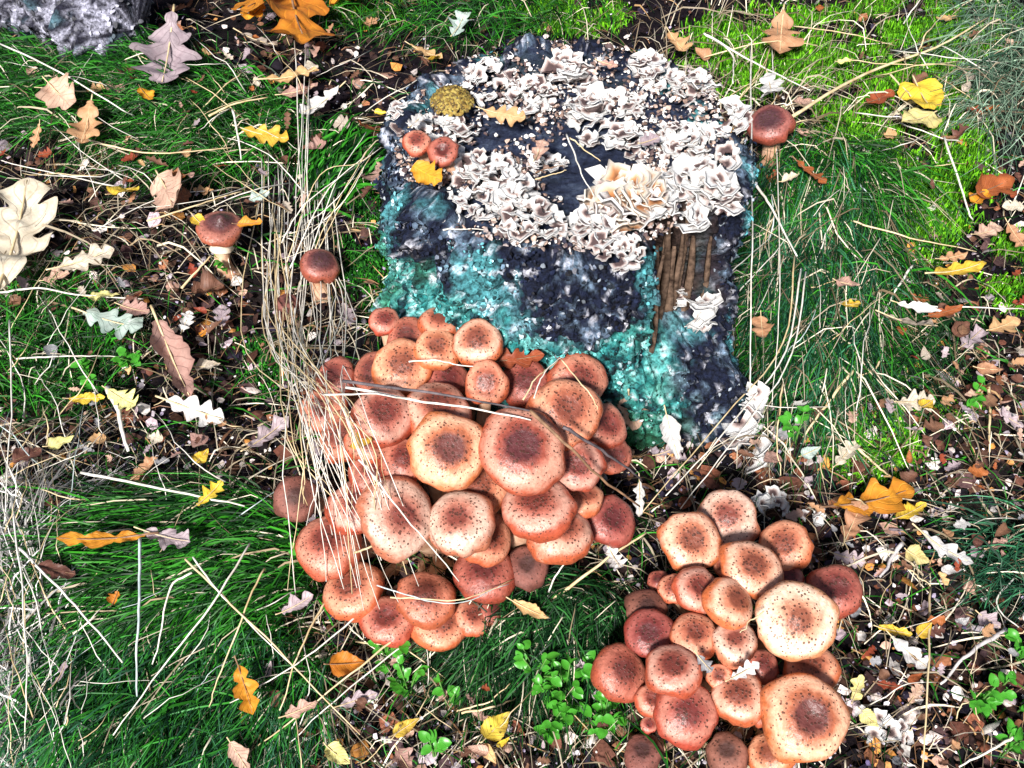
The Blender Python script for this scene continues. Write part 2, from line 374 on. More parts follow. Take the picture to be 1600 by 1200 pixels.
# small raised flakes (hexagonal lumps), one joined mesh
def flakes(name, P, Nn, size, colr, mat, parent=None, flat=.45, k=6):
    n = len(P); Nn = Nn / np.linalg.norm(Nn, axis=1, keepdims=True)
    ref = np.where(np.abs(Nn[:, 2:3]) < .9, np.array([[0, 0, 1.0]]), np.array([[1.0, 0, 0]]))
    T = np.cross(Nn, ref); T /= np.linalg.norm(T, axis=1, keepdims=True); B = np.cross(Nn, T)
    ph = rng.uniform(0, 6.28, n)
    Vs = [P + Nn * (size * flat)[:, None]]
    for q in range(k):
        a = ph + q * 2 * math.pi / k; rr = size * rng.uniform(.55, 1.25, n)
        Vs.append(P + (np.cos(a) * rr)[:, None] * T + (np.sin(a) * rr)[:, None] * B - Nn * (size * rng.uniform(0, .35, n))[:, None])
    Vv = np.stack(Vs, 1).reshape(-1, 3); base = np.arange(n)[:, None] * (k + 1)
    F = np.concatenate([np.stack([base[:, 0], base[:, 0] + 1 + q, base[:, 0] + 1 + (q + 1) % k], -1) for q in range(k)])
    cc = np.repeat(colr, k + 1, axis=0)
    return obj(name, npmesh(name, Vv, F, smooth=False, cols=cc), mat, parent)
nf = 46000
tf = rng.uniform(0, 2 * math.pi, nf); zf = rng.uniform(.0, STH - .005, nf)
rf = stump_r(tf, zf); xf, yf = rf * np.cos(tf), rf * np.sin(tf)
cf = zone_color(tf, zf, xf, yf)
keep = (fbm(xf * 40, yf * 40, zf * 40, 2) + rng.uniform(-.3, .3, nf)) > -.02
keep &= ~((np.abs(ang(tf, NOTCH + .01)) < .25) & (zf > .14))
fp = np.stack([xf, yf, zf], -1)[keep]; fn = np.stack([np.cos(tf), np.sin(tf), np.full(nf, .25)], -1)[keep] + rng.normal(0, .35, (keep.sum(), 3))
fl = flakes('lichen_crust', fp, fn, rng.uniform(.0006, .0030, keep.sum()), cf[keep] * rng.choice([.15, .5, 1.0, 2.0], (keep.sum(), 1)) + (rng.uniform(0, 1, (keep.sum(), 1)) < .06) * rng.uniform(.1, .5, (keep.sum(), 1)) * np.array([.8, .9, 1.0]), M['attr_crust'], stump)
fl['kind'] = 'stuff'

# ------------------------------------------------------------------ ribbons: grass, straw, needles
def ribbons(name, P0, az, Ln, H, W, cl, mat, bend=.5, drop=0.0, seg=5, clear=.003, kind='stuff', tipcol=None):
    n = len(P0); s = np.linspace(0, 1, seg + 1)
    dx, dy = np.cos(az), np.sin(az); bx = rng.normal(0, bend, n)
    a2 = az[:, None] + bx[:, None] * s[None] 
    px = P0[:, 0:1] + np.cumsum(np.cos(a2) * (Ln / seg)[:, None], 1) - np.cos(a2[:, :1]) * (Ln / seg)[:, None]
    py = P0[:, 1:2] + np.cumsum(np.sin(a2) * (Ln / seg)[:, None], 1) - np.sin(a2[:, :1]) * (Ln / seg)[:, None]
    arch = H[:, None] * np.sin(np.pi * np.minimum(1, (s[None] * .92 + .02)) ** .62)
    pz = np.maximum(P0[:, 2:3] * 0 + g(px, py) + clear + arch, g(px, py) + clear)
    ok = np.hypot(px - STC[0], py - STC[1])                          # never grow through the stump
    push = np.clip(STR + .03 - ok, 0, .2); px = px + (px - STC[0]) / np.maximum(ok, .02) * push; py = py + (py - STC[1]) / np.maximum(ok, .02) * push
    w = W[:, None] * (1 - .9 * s[None] ** 1.6) * .5
    sx, sy = -np.sin(a2), np.cos(a2); tz = rng.normal(0, 1.1, (n, 1))
    A = np.stack([px + sx * w, py + sy * w, pz + tz * w], -1); B = np.stack([px - sx * w, py - sy * w, pz - tz * w], -1)
    Vv = np.stack([A, B], 2).reshape(n, -1, 3); k = 2 * (seg + 1)
    f1 = np.array([[2 * q, 2 * q + 1, 2 * q + 3, 2 * q + 2] for q in range(seg)])
    F = (np.arange(n)[:, None, None] * k + f1[None]).reshape(-1, 4)
    cc = np.repeat(cl[:, None], k, 1)
    if tipcol is not None:
        f = np.repeat(s, 2)[None, :, None] ** 2.5 * rng.uniform(0, 1, (n, 1, 1)); cc = cc + f * (np.array(tipcol) - cc)
    o = obj(name, npmesh(name, Vv.reshape(-1, 3), F, cols=cc.reshape(-1, 3)), mat)
    if kind: o['kind'] = kind
    return o
def scat(cx, cy, rx, ry, n, power=.5):
    r_ = rng.uniform(0, 1, n) ** power * rng.uniform(.75, 1.18, n); a = rng.uniform(0, 2 * math.pi, n)
    return atg(cx + rx * r_ * np.cos(a), cy + ry * r_ * np.sin(a))
def scr_az(px, py, deg):
    """world azimuth of a direction drawn on the picture at a place on the ground"""
    p = at(px, py, 0.0); q = at(px + 20 * math.cos(R(deg)), py - 20 * math.sin(R(deg)), 0.0); return math.atan2(q[1] - p[1], q[0] - p[0])
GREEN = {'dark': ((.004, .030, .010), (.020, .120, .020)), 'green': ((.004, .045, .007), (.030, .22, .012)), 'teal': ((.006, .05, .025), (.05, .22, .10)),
         'bright': ((.03, .15, .004), (.17, .50, .012)), 'bleached': ((.40, .37, .36), (.90, .88, .86)), 'dry': ((.30, .22, .13), (.82, .74, .58)), 'pale': ((.05, .14, .08), (.30, .42, .30))}
def grass(label, cx, cy, rx, ry, n, deg, spread, ln, h, pal, w=(.0005, .0014), tip=None):
    P = scat(cx, cy, rx, ry, n); a = scr_az(cx, cy, deg) + rng.normal(0, R(spread), n)
    c1, c2 = map(np.array, GREEN[pal]); c = c1 * .5 + rng.uniform(0, 1, (n, 1)) ** 2.4 * (c2 * 1.2 - c1 * .5)
    if pal not in ('dry', 'bleached'):
        d = rng.uniform(0, 1, n) < .045; e1, e2 = map(np.array, GREEN['dry']); c[d] = e1 + rng.uniform(0, 1, (d.sum(), 1)) * (e2 - e1)
    o = ribbons('grass', P, a, rng.uniform(*ln, n), rng.uniform(*h, n), rng.uniform(*w, n), c, M['attr_grass'], tipcol=tip)
    return tag(o, label, 'grass', kind='stuff')
grass('dense green grass tussock with long blades swept sideways behind log', 130, 150, 230, 75, 3400, 172, 26, (.05, .17), (.004, .04), 'green')
grass('green grass between the pale oak leaves and the stump', 330, 200, 170, 75, 2400, 195, 40, (.04, .13), (.004, .032), 'green')
grass('fine dark green grass tussock swept over the ground beside big mushroom cluster', 330, 885, 180, 105, 6000, 192, 20, (.06, .19), (.006, .04), 'green')
grass('dark grass with bluish blades hanging below the big tussock', 300, 1060, 220, 130, 4000, 232, 28, (.05, .16), (.006, .04), 'green', tip=(.10, .34, .26))
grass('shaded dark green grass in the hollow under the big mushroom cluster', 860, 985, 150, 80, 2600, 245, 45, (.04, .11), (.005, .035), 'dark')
grass('long bluish green grass hanging beside the right flank of the stump', 1262, 420, 105, 190, 2600, 262, 20, (.07, .18), (.006, .04), 'teal')
grass('mossy green grass mixed with the bluish grass beside the stump', 1270, 430, 130, 210, 2600, 255, 40, (.04, .14), (.006, .04), 'green')
grass('dry pale blades in the bluish grass beside the stump', 1270, 420, 130, 220, 330, 255, 30, (.06, .2), (.01, .05), 'dry')
grass('green grass fanning out from behind the stump', 1290, 300, 120, 70, 1500, 320, 40, (.05, .14), (.006, .04), 'green')
grass('wispy grey green grass on the mossy bank', 1575, 90, 70, 150, 800, 215, 40, (.06, .18), (.006, .05), 'pale')
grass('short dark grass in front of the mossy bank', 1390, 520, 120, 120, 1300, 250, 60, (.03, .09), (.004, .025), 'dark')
grass('thin grass by the left picture leaves', 80, 560, 110, 110, 1100, 80, 70, (.04, .12), (.005, .03), 'green')
grass('green grass behind the stump', 690, 30, 250, 45, 1100, 190, 60, (.04, .12), (.006, .04), 'green')
grass('green grass blades rising between crossed straws', 510, 290, 60, 50, 360, 48, 16, (.06, .14), (.006, .03), 'green', w=(.0012, .003))
grass('pale dry grass mat along the left side', 40, 1010, 85, 230, 650, 92, 40, (.06, .20), (.006, .04), 'bleached', w=(.0006, .0015))
grass('dry grass wisps on the left bank', 110, 330, 220, 180, 190, 350, 70, (.06, .20), (.006, .04), 'dry', w=(.0006, .0015))
grass('dry grass wisps behind the stump and on the mossy bank', 1280, 120, 330, 130, 420, 25, 60, (.05, .18), (.006, .05), 'dry', w=(.0006, .0015))
grass('sparse green blades in the dark litter', 800, 640, 1000, 720, 2600, 200, 120, (.02, .09), (.004, .025), 'green')
grass('sparse dry blades across the litter', 800, 640, 1000, 720, 2500, 30, 120, (.02, .13), (.003, .03), 'dry', w=(.0005, .0014))
grass('grey green grass at the far right edge', 1580, 880, 60, 80, 380, 200, 40, (.03, .1), (.006, .03), 'teal')

# moss: short upright tips
def moss(label, spots, n, pal=('bright',), hh=(.004, .011)):
    Ps = []; 
    tot = sum(a * b for (_, _, a, b) in spots)
    for (cx, cy, a, b) in spots: Ps.append(scat(cx, cy, a, b, int(n * a * b / tot)))
    P = np.concatenate(Ps); k = len(P)
    keep = fbm(P[:, 0] * 22, P[:, 1] * 22, 4.0, 3) + rng.uniform(-.2, .2, k) > -.12; P = P[keep]; k = len(P)
    c1, c2 = map(np.array, GREEN[pal[0]]); c = c1 + rng.uniform(0, 1, (k, 1)) ** 2.2 * (c2 * 1.15 - c1 * .5); c = np.maximum(c - c1 * .3, .002)
    o = ribbons('moss', P, rng.uniform(0, 6.28, k), rng.uniform(.004, .011, k), rng.uniform(*hh, k), rng.uniform(.0012, .0028, k), c, M['attr_moss'], seg=2, clear=.001)
    return tag(o, label, 'moss', kind='stuff')
moss('bright green moss carpet on the bank right of the stump', [(1430, 45, 150, 70), (1460, 260, 90, 150), (1190, 90, 130, 70), (1590, 430, 60, 60), (1360, 210, 110, 100), (1330, 80, 150, 80)], 44000, hh=(.006, .020))
moss('green moss patch in the litter below the straw bundle', [(1350, 640, 80, 120), (1390, 690, 50, 60), (1490, 630, 40, 40)], 9000)
moss('bright green moss behind the stump', [(890, 25, 90, 35), (560, 15, 100, 30)], 7000)
moss('dark green moss cushion against the left side of the stump', [(565, 420, 45, 90), (560, 330, 40, 50), (390, 590, 60, 60)], 6000, ('green',))

# ------------------------------------------------------------------ leaf litter and needles (uncountable)
def litter(name, label, n, smin, smax, pal, box=(-80, 1680, -60, 1290), dz=(.000, .010)):
    px = rng.uniform(box[0], box[1], n); py = rng.uniform(box[2], box[3], n); P = atg(px, py)
    ok = np.hypot(P[:, 0] - STC[0], P[:, 1] - STC[1]) > STR + .02; P = P[ok]; n = len(P)
    P[:, 2] += rng.uniform(*dz, n); sz = smin + (smax - smin) * rng.uniform(0, 1, n) ** 2.2
    c = np.array(pal)[rng.integers(0, len(pal), n)] * rng.uniform(.5, 1.3, (n, 1))
    nv = np.array([0, 0, 1.0]) + rng.normal(0, .45, (n, 3)); nv[:, 2] = np.abs(nv[:, 2])
    o = flakes(name, P, nv, sz, c, M['attr_litter'], None, flat=rng.uniform(-.3, .35, n), k=6); return tag(o, label, 'litter', kind='stuff')
DARK = [(.018, .011, .013), (.03, .017, .016), (.06, .03, .024), (.009, .007, .011), (.028, .022, .042), (.09, .045, .03), (.006, .005, .008)]
MIXL = [(.30, .15, .09), (.42, .28, .22), (.46, .38, .42), (.60, .52, .50), (.20, .09, .05), (.34, .30, .34), (.50, .24, .08), (.13, .06, .04), (.72, .66, .62), (.06, .04, .05)]
litter('leaf_litter', 'dark crumbled leaf litter on the soil', 17000, .002, .009, DARK)
litter('leaf_litter', 'tiny whitish and violet specks in the dark soil', 7000, .0006, .0028, [(.60, .56, .62), (.38, .32, .44), (.75, .70, .66), (.10, .08, .16)], dz=(.004, .016))
litter('leaf_litter', 'pale and brown leaf fragments scattered over the soil', 3800, .0012, .006, MIXL, dz=(.002, .013))
BITS = [(.04, .02, .02), (.06, .03, .03), (.12, .05, .035), (.09, .05, .05), (.30, .12, .06), (.50, .30, .23), (.46, .36, .40), (.70, .60, .56), (.20, .07, .04), (.40, .33, .37), (.55, .24, .06), (.13, .05, .035), (.80, .74, .70), (.07, .04, .045), (.10, .05, .04)]
for (bx, n_) in (((-60, 520, 400, 820), 300), ((-60, 300, 150, 480), 150), ((250, 620, -40, 260), 200), ((1220, 1660, 620, 1260), 430), ((1360, 1660, 320, 680), 240), ((380, 1000, 1020, 1260), 260), ((1040, 1640, -40, 340), 120), ((-60, 380, 1000, 1260), 110), ((1000, 1260, 620, 800), 90)):
    litter('leaf_litter', 'broken brown, pink and whitish leaf pieces covering the soil', n_, .004, .013, BITS, box=bx, dz=(.003, .014))
# the same litter and grass go on beyond the picture's edges
no = 16000; xo, yo = rng.uniform(-1.7, 1.7, no), rng.uniform(-.95, 2.0, no)
pc = np.stack([xo, yo, g(xo, yo)], -1); dp = (pc - CAM) @ FWD; uu = np.abs((pc - CAM) @ RIGHT / dp) * FPX; vv = np.abs((pc - CAM) @ UP / dp) * FPX
pc = pc[(dp < .05) | (uu > 850) | (vv > 640)]; no = len(pc); h_ = no // 2
tag(flakes('leaf_litter', pc[:h_] + np.array([0, 0, .006]), np.array([0, 0, 1.0]) + rng.normal(0, .45, (h_, 3)), rng.uniform(.003, .012, h_), np.array(DARK + MIXL + BITS)[rng.integers(0, len(DARK + MIXL + BITS), h_)], M['attr_litter'], None, flat=.2), 'leaf litter on the surrounding woodland floor', 'litter', kind='stuff')
go = np.where(rng.uniform(0, 1, (no - h_, 1)) < .8, np.array([[.012, .10, .010]]), np.array([[.55, .46, .32]])) * rng.uniform(.4, 1.4, (no - h_, 1))
tag(ribbons('grass', pc[h_:], rng.uniform(0, 6.28, no - h_), rng.uniform(.04, .15, no - h_), rng.uniform(.006, .04, no - h_), rng.uniform(.0007, .0018, no - h_), go, M['attr_grass']), 'grass on the surrounding woodland floor', 'grass', kind='stuff')
nn = 5000
P = atg(rng.uniform(-80, 1680, nn), rng.uniform(-60, 1290, nn))
cn = np.array([(.45, .28, .13), (.62, .50, .34), (.20, .10, .06), (.70, .62, .50), (.30, .16, .08)])[rng.integers(0, 5, nn)] * rng.uniform(.6, 1.2, (nn, 1))
o = ribbons('pine_needles', P, rng.uniform(0, 6.28, nn), rng.uniform(.012, .045, nn), rng.uniform(.001, .010, nn), rng.uniform(.0006, .0013, nn), cn, M['attr_grass'], bend=.2, seg=3, clear=.006)
tag(o, 'dry brown conifer needles strewn over the litter', 'needles', kind='stuff')

# ------------------------------------------------------------------ fallen log in the far corner
def tube(pts, radii, k=6, wob=0.0, seed=0, caps=True):
    pts = np.asarray(pts, float); n = len(pts); T = np.gradient(pts, axis=0); T /= np.linalg.norm(T, axis=1, keepdims=True) + 1e-9
    ref = np.array([0, 0, 1.0]) if abs(T[0, 2]) < .9 else np.array([1.0, 0, 0])
    Vv = []
    for q in range(n):
        u = np.cross(T[q], ref); u /= np.linalg.norm(u) + 1e-9; v = np.cross(u, T[q]); ref = v
        a = np.arange(k) * 2 * math.pi / k
        rr = radii[q] * (1 + (wob * vnoise(np.cos(a) * 2 + seed, np.sin(a) * 2, q * .7) if wob else 0))
        Vv.append(pts[q] + (np.cos(a) * rr)[:, None] * u + (np.sin(a) * rr)[:, None] * v)
    Vv = np.concatenate(Vv); F = [grid_faces(n, k, True)]
    if caps: F += [np.arange(k)[None, ::-1], (np.arange(k) + (n - 1) * k)[None]]
    return Vv, F
def catmull(P, n):
    P = np.asarray(P, float)
    if len(P) == 2: return P[0] + np.linspace(0, 1, n)[:, None] * (P[1] - P[0])
    Q = np.vstack([2 * P[0] - P[1], P, 2 * P[-1] - P[-2]]); out = []
    for t in np.linspace(0, len(P) - 1 - 1e-6, n):
        i = int(t); f = t - i; a, b_, c, d = Q[i:i + 4]
        out.append(.5 * (2 * b_ + (c - a) * f + (2 * a - 5 * b_ + 4 * c - d) * f * f + (3 * b_ - a - 3 * c + d) * f ** 3))
    return np.array(out)

a0 = atg(-60, -40, .035); a1 = atg(212, 48, .030)
lp = catmull([a0, (a0 + a1) / 2 + np.array([0, 0, .012]), a1], 60); k = 64
rad = np.full(60, .058); rad[-6:] *= np.array([.98, .95, .9, .8, .62, .2]); rad[0] = .03
Vl, Fl = tube(lp, rad, k, 0)
nl = Vl - np.repeat(lp, k, 0); nl /= np.linalg.norm(nl, axis=1, keepdims=True) + 1e-9
dd = fbm(Vl[:, 0] * 20, Vl[:, 1] * 20, Vl[:, 2] * 20, 5) * .045 + fbm(Vl[:, 0] * 80, Vl[:, 1] * 80, Vl[:, 2] * 80, 3) * .022
Vl = Vl + nl * dd[:, None]
n1 = fbm(Vl[:, 0] * 30, Vl[:, 1] * 30, Vl[:, 2] * 30, 4)[:, None]; n2 = fbm(Vl[:, 0] * 120, Vl[:, 1] * 120, Vl[:, 2] * 120, 3)[:, None]
cl = np.array([.012, .012, .022]) + np.clip(n1 * 3 + .15 + n2 * 2.5, 0, 1) * np.array([.33, .33, .41])
cl = cl + np.clip(n1 * -3 - .4, 0, 1) * (np.array([.10, .20, .25]) - cl)
log = empty('fallen_log', a1); tag(log, 'grey knobbly fallen log end with lilac lichen in the grass', 'log')
obj('bark', npmesh('log_bark', Vl - a1, Fl, cols=cl), M['attr_bark'], log)
nf = 1800; ii = rng.integers(0, len(Vl), nf)
fo = flakes('lichen_flakes', (Vl - a1)[ii], nl[ii] + rng.normal(0, .4, (nf, 3)), rng.uniform(.002, .006, nf), cl[ii] * rng.uniform(.7, 1.6, (nf, 1)) + .05, M['attr_crust'], log); fo['kind'] = 'stuff'

# ------------------------------------------------------------------ mushrooms
def cap_mesh(Rc, h, seed, dip=.0, lob=.06, wav=.03, na=44, droop=112):
    r_ = np.random.default_rng(seed); nr = 20
    ph = np.radians(np.linspace(0, droop, nr))[:, None]; s = ph / (math.pi / 2); a = (np.arange(na) * 2 * math.pi / na)[None]
    lobing = 1 + lob * vnoise(np.cos(a) * 1.4 + seed, np.sin(a) * 1.4, seed * 1.7) * np.clip(s, 0, 1) ** 2 + lob * .5 * vnoise(np.cos(a) * 3.5, np.sin(a) * 3.5 + seed, 2) * np.clip(s, 0, 1) ** 4
    if r_.uniform() < .38:                                            # a notch in the margin
        lobing = lobing - .16 * np.exp(-(ang(a, r_.uniform(0, 6.28)) / .16) ** 2) * np.clip(s, 0, 1.1) ** 6
    rr = Rc * np.sin(ph) * lobing; c = np.cos(ph); z = h * np.sign(c) * np.abs(c) ** .85
    z = z + dip * Rc * np.exp(-(np.sin(ph) / .30) ** 2) + .022 * Rc * np.exp(-((np.sin(ph) - .42) / .09) ** 2)
    z = z + wav * Rc * np.sin(a * r_.integers(2, 4) + r_.uniform(0, 6)) * np.clip(s, 0, 1) ** 3 + wav * .5 * Rc * np.sin(a * 5 + seed) * np.clip(s, 0, 1) ** 6
    X_, Y_ = rr * np.cos(a), rr * np.sin(a)
    bump = .05 * Rc * fbm(X_ / Rc * 2.5 + seed, Y_ / Rc * 2.5, seed * .37, 3); z = z + bump
    Vc = np.stack([X_, Y_, z + 0 * a], -1).reshape(-1, 3); rad_ = np.repeat(np.sin(np.minimum(ph, math.pi / 2))[:, 0] * 1.0 + np.maximum(0, s[:, 0] - 1) * .3, na)
    rim = Vc.reshape(nr, na, 3)[-1]
    return Vc, [grid_faces(nr, na, True)], rad_, rim
def mushroom(px, py, r, du, dv, P, tone, label, root, group, dip=None, hh=.52, lob=.12, wav=.06, ax=None, stemw=.2, ring=False, name='mushroom', droop=112):
    sd_ = int(px * 7 + py * 13); r_ = np.random.default_rng(sd_)
    Rc = r * (1.17 if group == G1 else 1.10) * depth(P) / FPX
    d = ray(px, py); d = d / np.linalg.norm(d)
    dv2 = min(.95, dv * 1.15); du2 = (du + r_.normal(0, .10)) * 1.15; dv2 = float(np.clip(dv2 + r_.normal(0, .08), -.1, .8)) if dv < .5 else dv2; w = math.sqrt(max(.03, 1 - du2 ** 2 - dv2 ** 2))
    n = du2 * RIGHT + dv2 * UP - w * d; n = n / np.linalg.norm(n)
    if n[2] < .15: n[2] = .15; n /= np.linalg.norm(n)
    base = np.array(root, float); base[2] = float(g(base[0], base[1])) - .004 if root[2] is None or len(root) < 3 else root[2]
    t = empty(name, base); tag(t, label, 'mushroom', group)
    h = Rc * hh * r_.uniform(.9, 1.15)
    if dip is None: dip = r_.uniform(-.10, .08)
    Vc, F, rd, rim = cap_mesh(Rc, h, sd_ % 997, dip, lob, wav, droop=droop)
    if ax is not None: Vc = Vc * np.array([ax[0], ax[1], 1]); rim = rim * np.array([ax[0], ax[1], 1])
    q = Vector((0, 0, 1)).rotation_difference(Vector(n))
    if ax is None: q = q @ Quaternion((0, 0, 1), r_.uniform(0, 6.28))
    off = P - n * h * .45                                            # cap centre sits at the picture centre of the dome
    c = obj('cap', npmesh('cap', Vc, F, rad=rd), M['cap_' + tone], t); c.location = tuple(off - base); c.rotation_mode = 'QUATERNION'; c.rotation_quaternion = q
    # gills: ridged disc closing the underside
    na = len(rim); rows = []
    for s, zz in ((1.0, 0), (.75, .10), (.45, .16), (.18, .12)):
        rw = rim * np.array([s, s, 0]) + np.array([0, 0, 1]) * (rim[:, 2:3] * s + zz * Rc * 1.0)
        if s < 1: rw[:, 2] += np.where(np.arange(na) % 2, .03, -.03) * Rc
        rows.append(rw)
    gl = obj('gills', npmesh('gills', np.concatenate(rows), grid_faces(4, na, True)[:, ::-1], smooth=False), M['gill'], c)
    # stem
    nloc = np.array(n); top = off + nloc * h * .35 - base; p1 = off - nloc * Rc * .9 - base
    bot = np.zeros(3); mid = p1 * .45 + bot * .55 + np.array([r_.uniform(-.006, .006), r_.uniform(-.006, .006), 0])
    if p1[2] < .012: p1[2] = .012
    if mid[2] < .004: mid[2] = .006
    st = catmull([top, p1, mid, bot], 16); sw = Rc * stemw * np.linspace(1.0, 1.45, 16) + .0015
    sw = np.minimum(sw, .011)
    Vs, Fs = tube(st, sw, 10, .12, sd_ % 13)
    obj('stem', npmesh('stem', Vs, Fs), M['stem'], t)
    if ring:
        i0 = 5; T = st[i0 + 1] - st[i0]; T /= np.linalg.norm(T); u = np.cross(T, [1, 0, .2]); u /= np.linalg.norm(u); v = np.cross(T, u); a = np.arange(20) * 2 * math.pi / 20
        ro = []
        for kk, (mr, dz) in enumerate(((1.0, 0), (1.35, .25), (1.7, .75), (1.62, .8), (1.0, .5))):
            ro.append(st[i0] + T * sw[i0] * dz + (np.cos(a) * sw[i0] * mr)[:, None] * u + (np.sin(a) * sw[i0] * mr * (1 + .06 * np.sin(5 * a)))[:, None] * v)
        obj('ring', npmesh('ring', np.concatenate(ro), grid_faces(5, 20, True)), M['ring'], t)
    return t
def zc_main(px, py):
    z = np.interp(py, [480, 600, 700, 800, 900, 985], [.178, .188, .176, .142, .088, .052])
    return z - np.interp(px, [450, 580], [.06, 0]) - np.interp(px, [900, 1000], [0, .05])
def zc_right(px, py):
    z = np.interp(py, [780, 850, 950, 1050, 1120, 1190], [.095, .115, .122, .115, .095, .06])
    return z - np.interp(px, [960, 1050], [.035, 0]) - np.interp(px, [1260, 1340], [0, .02])
def on_cluster(zc, px, py, back=0.0):
    p = at(px, py, zc(px, py)); d = p - CAM; d /= np.linalg.norm(d); return p + d * back
G1, G2 = 'mushrooms of the large cluster against the stump', 'mushrooms of the smaller cluster in front of the stump root'
# px, py, radius, disc offset right/up (fractions), layer (metres further back), tone, label
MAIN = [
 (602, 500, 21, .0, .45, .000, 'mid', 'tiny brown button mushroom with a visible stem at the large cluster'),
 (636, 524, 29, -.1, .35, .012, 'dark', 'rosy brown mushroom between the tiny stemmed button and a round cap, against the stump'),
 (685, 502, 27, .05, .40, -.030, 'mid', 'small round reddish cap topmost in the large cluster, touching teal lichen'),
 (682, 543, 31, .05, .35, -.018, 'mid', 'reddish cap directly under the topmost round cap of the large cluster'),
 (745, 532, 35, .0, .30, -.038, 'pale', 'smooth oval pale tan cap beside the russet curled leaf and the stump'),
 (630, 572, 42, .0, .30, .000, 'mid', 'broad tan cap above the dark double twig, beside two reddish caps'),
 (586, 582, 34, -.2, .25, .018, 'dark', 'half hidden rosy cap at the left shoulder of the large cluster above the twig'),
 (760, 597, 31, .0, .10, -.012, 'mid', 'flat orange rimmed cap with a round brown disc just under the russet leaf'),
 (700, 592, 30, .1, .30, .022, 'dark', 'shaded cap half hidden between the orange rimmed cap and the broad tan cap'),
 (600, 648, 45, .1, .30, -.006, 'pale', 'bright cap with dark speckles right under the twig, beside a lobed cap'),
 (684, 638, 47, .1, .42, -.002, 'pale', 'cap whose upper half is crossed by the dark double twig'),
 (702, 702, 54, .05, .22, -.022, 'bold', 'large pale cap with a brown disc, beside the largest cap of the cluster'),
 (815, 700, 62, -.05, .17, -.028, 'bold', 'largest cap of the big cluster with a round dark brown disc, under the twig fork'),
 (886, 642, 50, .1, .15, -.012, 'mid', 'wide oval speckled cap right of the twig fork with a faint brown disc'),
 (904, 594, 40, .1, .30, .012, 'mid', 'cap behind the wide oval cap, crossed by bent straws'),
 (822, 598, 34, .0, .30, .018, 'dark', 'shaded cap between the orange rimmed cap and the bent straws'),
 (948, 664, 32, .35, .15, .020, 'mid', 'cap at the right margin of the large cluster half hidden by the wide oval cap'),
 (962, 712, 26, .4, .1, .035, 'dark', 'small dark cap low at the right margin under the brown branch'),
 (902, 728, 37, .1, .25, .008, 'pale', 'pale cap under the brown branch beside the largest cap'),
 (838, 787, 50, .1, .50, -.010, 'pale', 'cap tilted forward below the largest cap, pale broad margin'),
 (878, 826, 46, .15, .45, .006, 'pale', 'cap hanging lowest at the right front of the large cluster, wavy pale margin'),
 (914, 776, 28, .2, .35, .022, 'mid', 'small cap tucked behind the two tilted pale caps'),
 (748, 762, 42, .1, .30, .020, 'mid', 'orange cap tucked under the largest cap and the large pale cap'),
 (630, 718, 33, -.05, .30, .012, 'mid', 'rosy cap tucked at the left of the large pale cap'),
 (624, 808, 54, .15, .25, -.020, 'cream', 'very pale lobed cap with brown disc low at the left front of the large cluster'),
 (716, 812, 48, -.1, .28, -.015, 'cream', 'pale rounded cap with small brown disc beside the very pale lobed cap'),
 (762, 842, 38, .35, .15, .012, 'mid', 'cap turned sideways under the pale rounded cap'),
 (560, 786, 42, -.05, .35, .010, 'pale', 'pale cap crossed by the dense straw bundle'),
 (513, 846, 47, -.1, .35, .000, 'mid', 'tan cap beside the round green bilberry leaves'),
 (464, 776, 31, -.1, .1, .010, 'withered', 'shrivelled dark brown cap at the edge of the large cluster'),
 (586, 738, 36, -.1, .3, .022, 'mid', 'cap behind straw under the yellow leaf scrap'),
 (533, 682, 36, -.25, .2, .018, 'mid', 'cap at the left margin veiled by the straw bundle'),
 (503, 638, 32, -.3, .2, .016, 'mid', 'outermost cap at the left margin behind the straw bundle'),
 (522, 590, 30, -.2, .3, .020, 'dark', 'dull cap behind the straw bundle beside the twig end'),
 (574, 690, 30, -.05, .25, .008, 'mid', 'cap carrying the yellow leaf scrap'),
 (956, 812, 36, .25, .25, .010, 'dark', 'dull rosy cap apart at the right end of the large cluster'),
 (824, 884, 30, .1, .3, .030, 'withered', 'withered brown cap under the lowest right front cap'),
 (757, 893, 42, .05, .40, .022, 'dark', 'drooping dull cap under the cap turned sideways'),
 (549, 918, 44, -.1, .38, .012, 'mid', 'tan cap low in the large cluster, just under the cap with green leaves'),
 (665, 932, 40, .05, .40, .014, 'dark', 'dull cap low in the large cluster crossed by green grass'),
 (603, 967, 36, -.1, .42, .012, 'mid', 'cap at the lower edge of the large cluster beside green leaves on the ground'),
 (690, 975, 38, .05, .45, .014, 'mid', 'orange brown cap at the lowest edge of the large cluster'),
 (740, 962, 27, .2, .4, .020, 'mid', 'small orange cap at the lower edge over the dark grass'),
 (772, 954, 20, .3, .4, .025, 'dark', 'tiny dark cap at the lower right edge over the dark grass'),
]
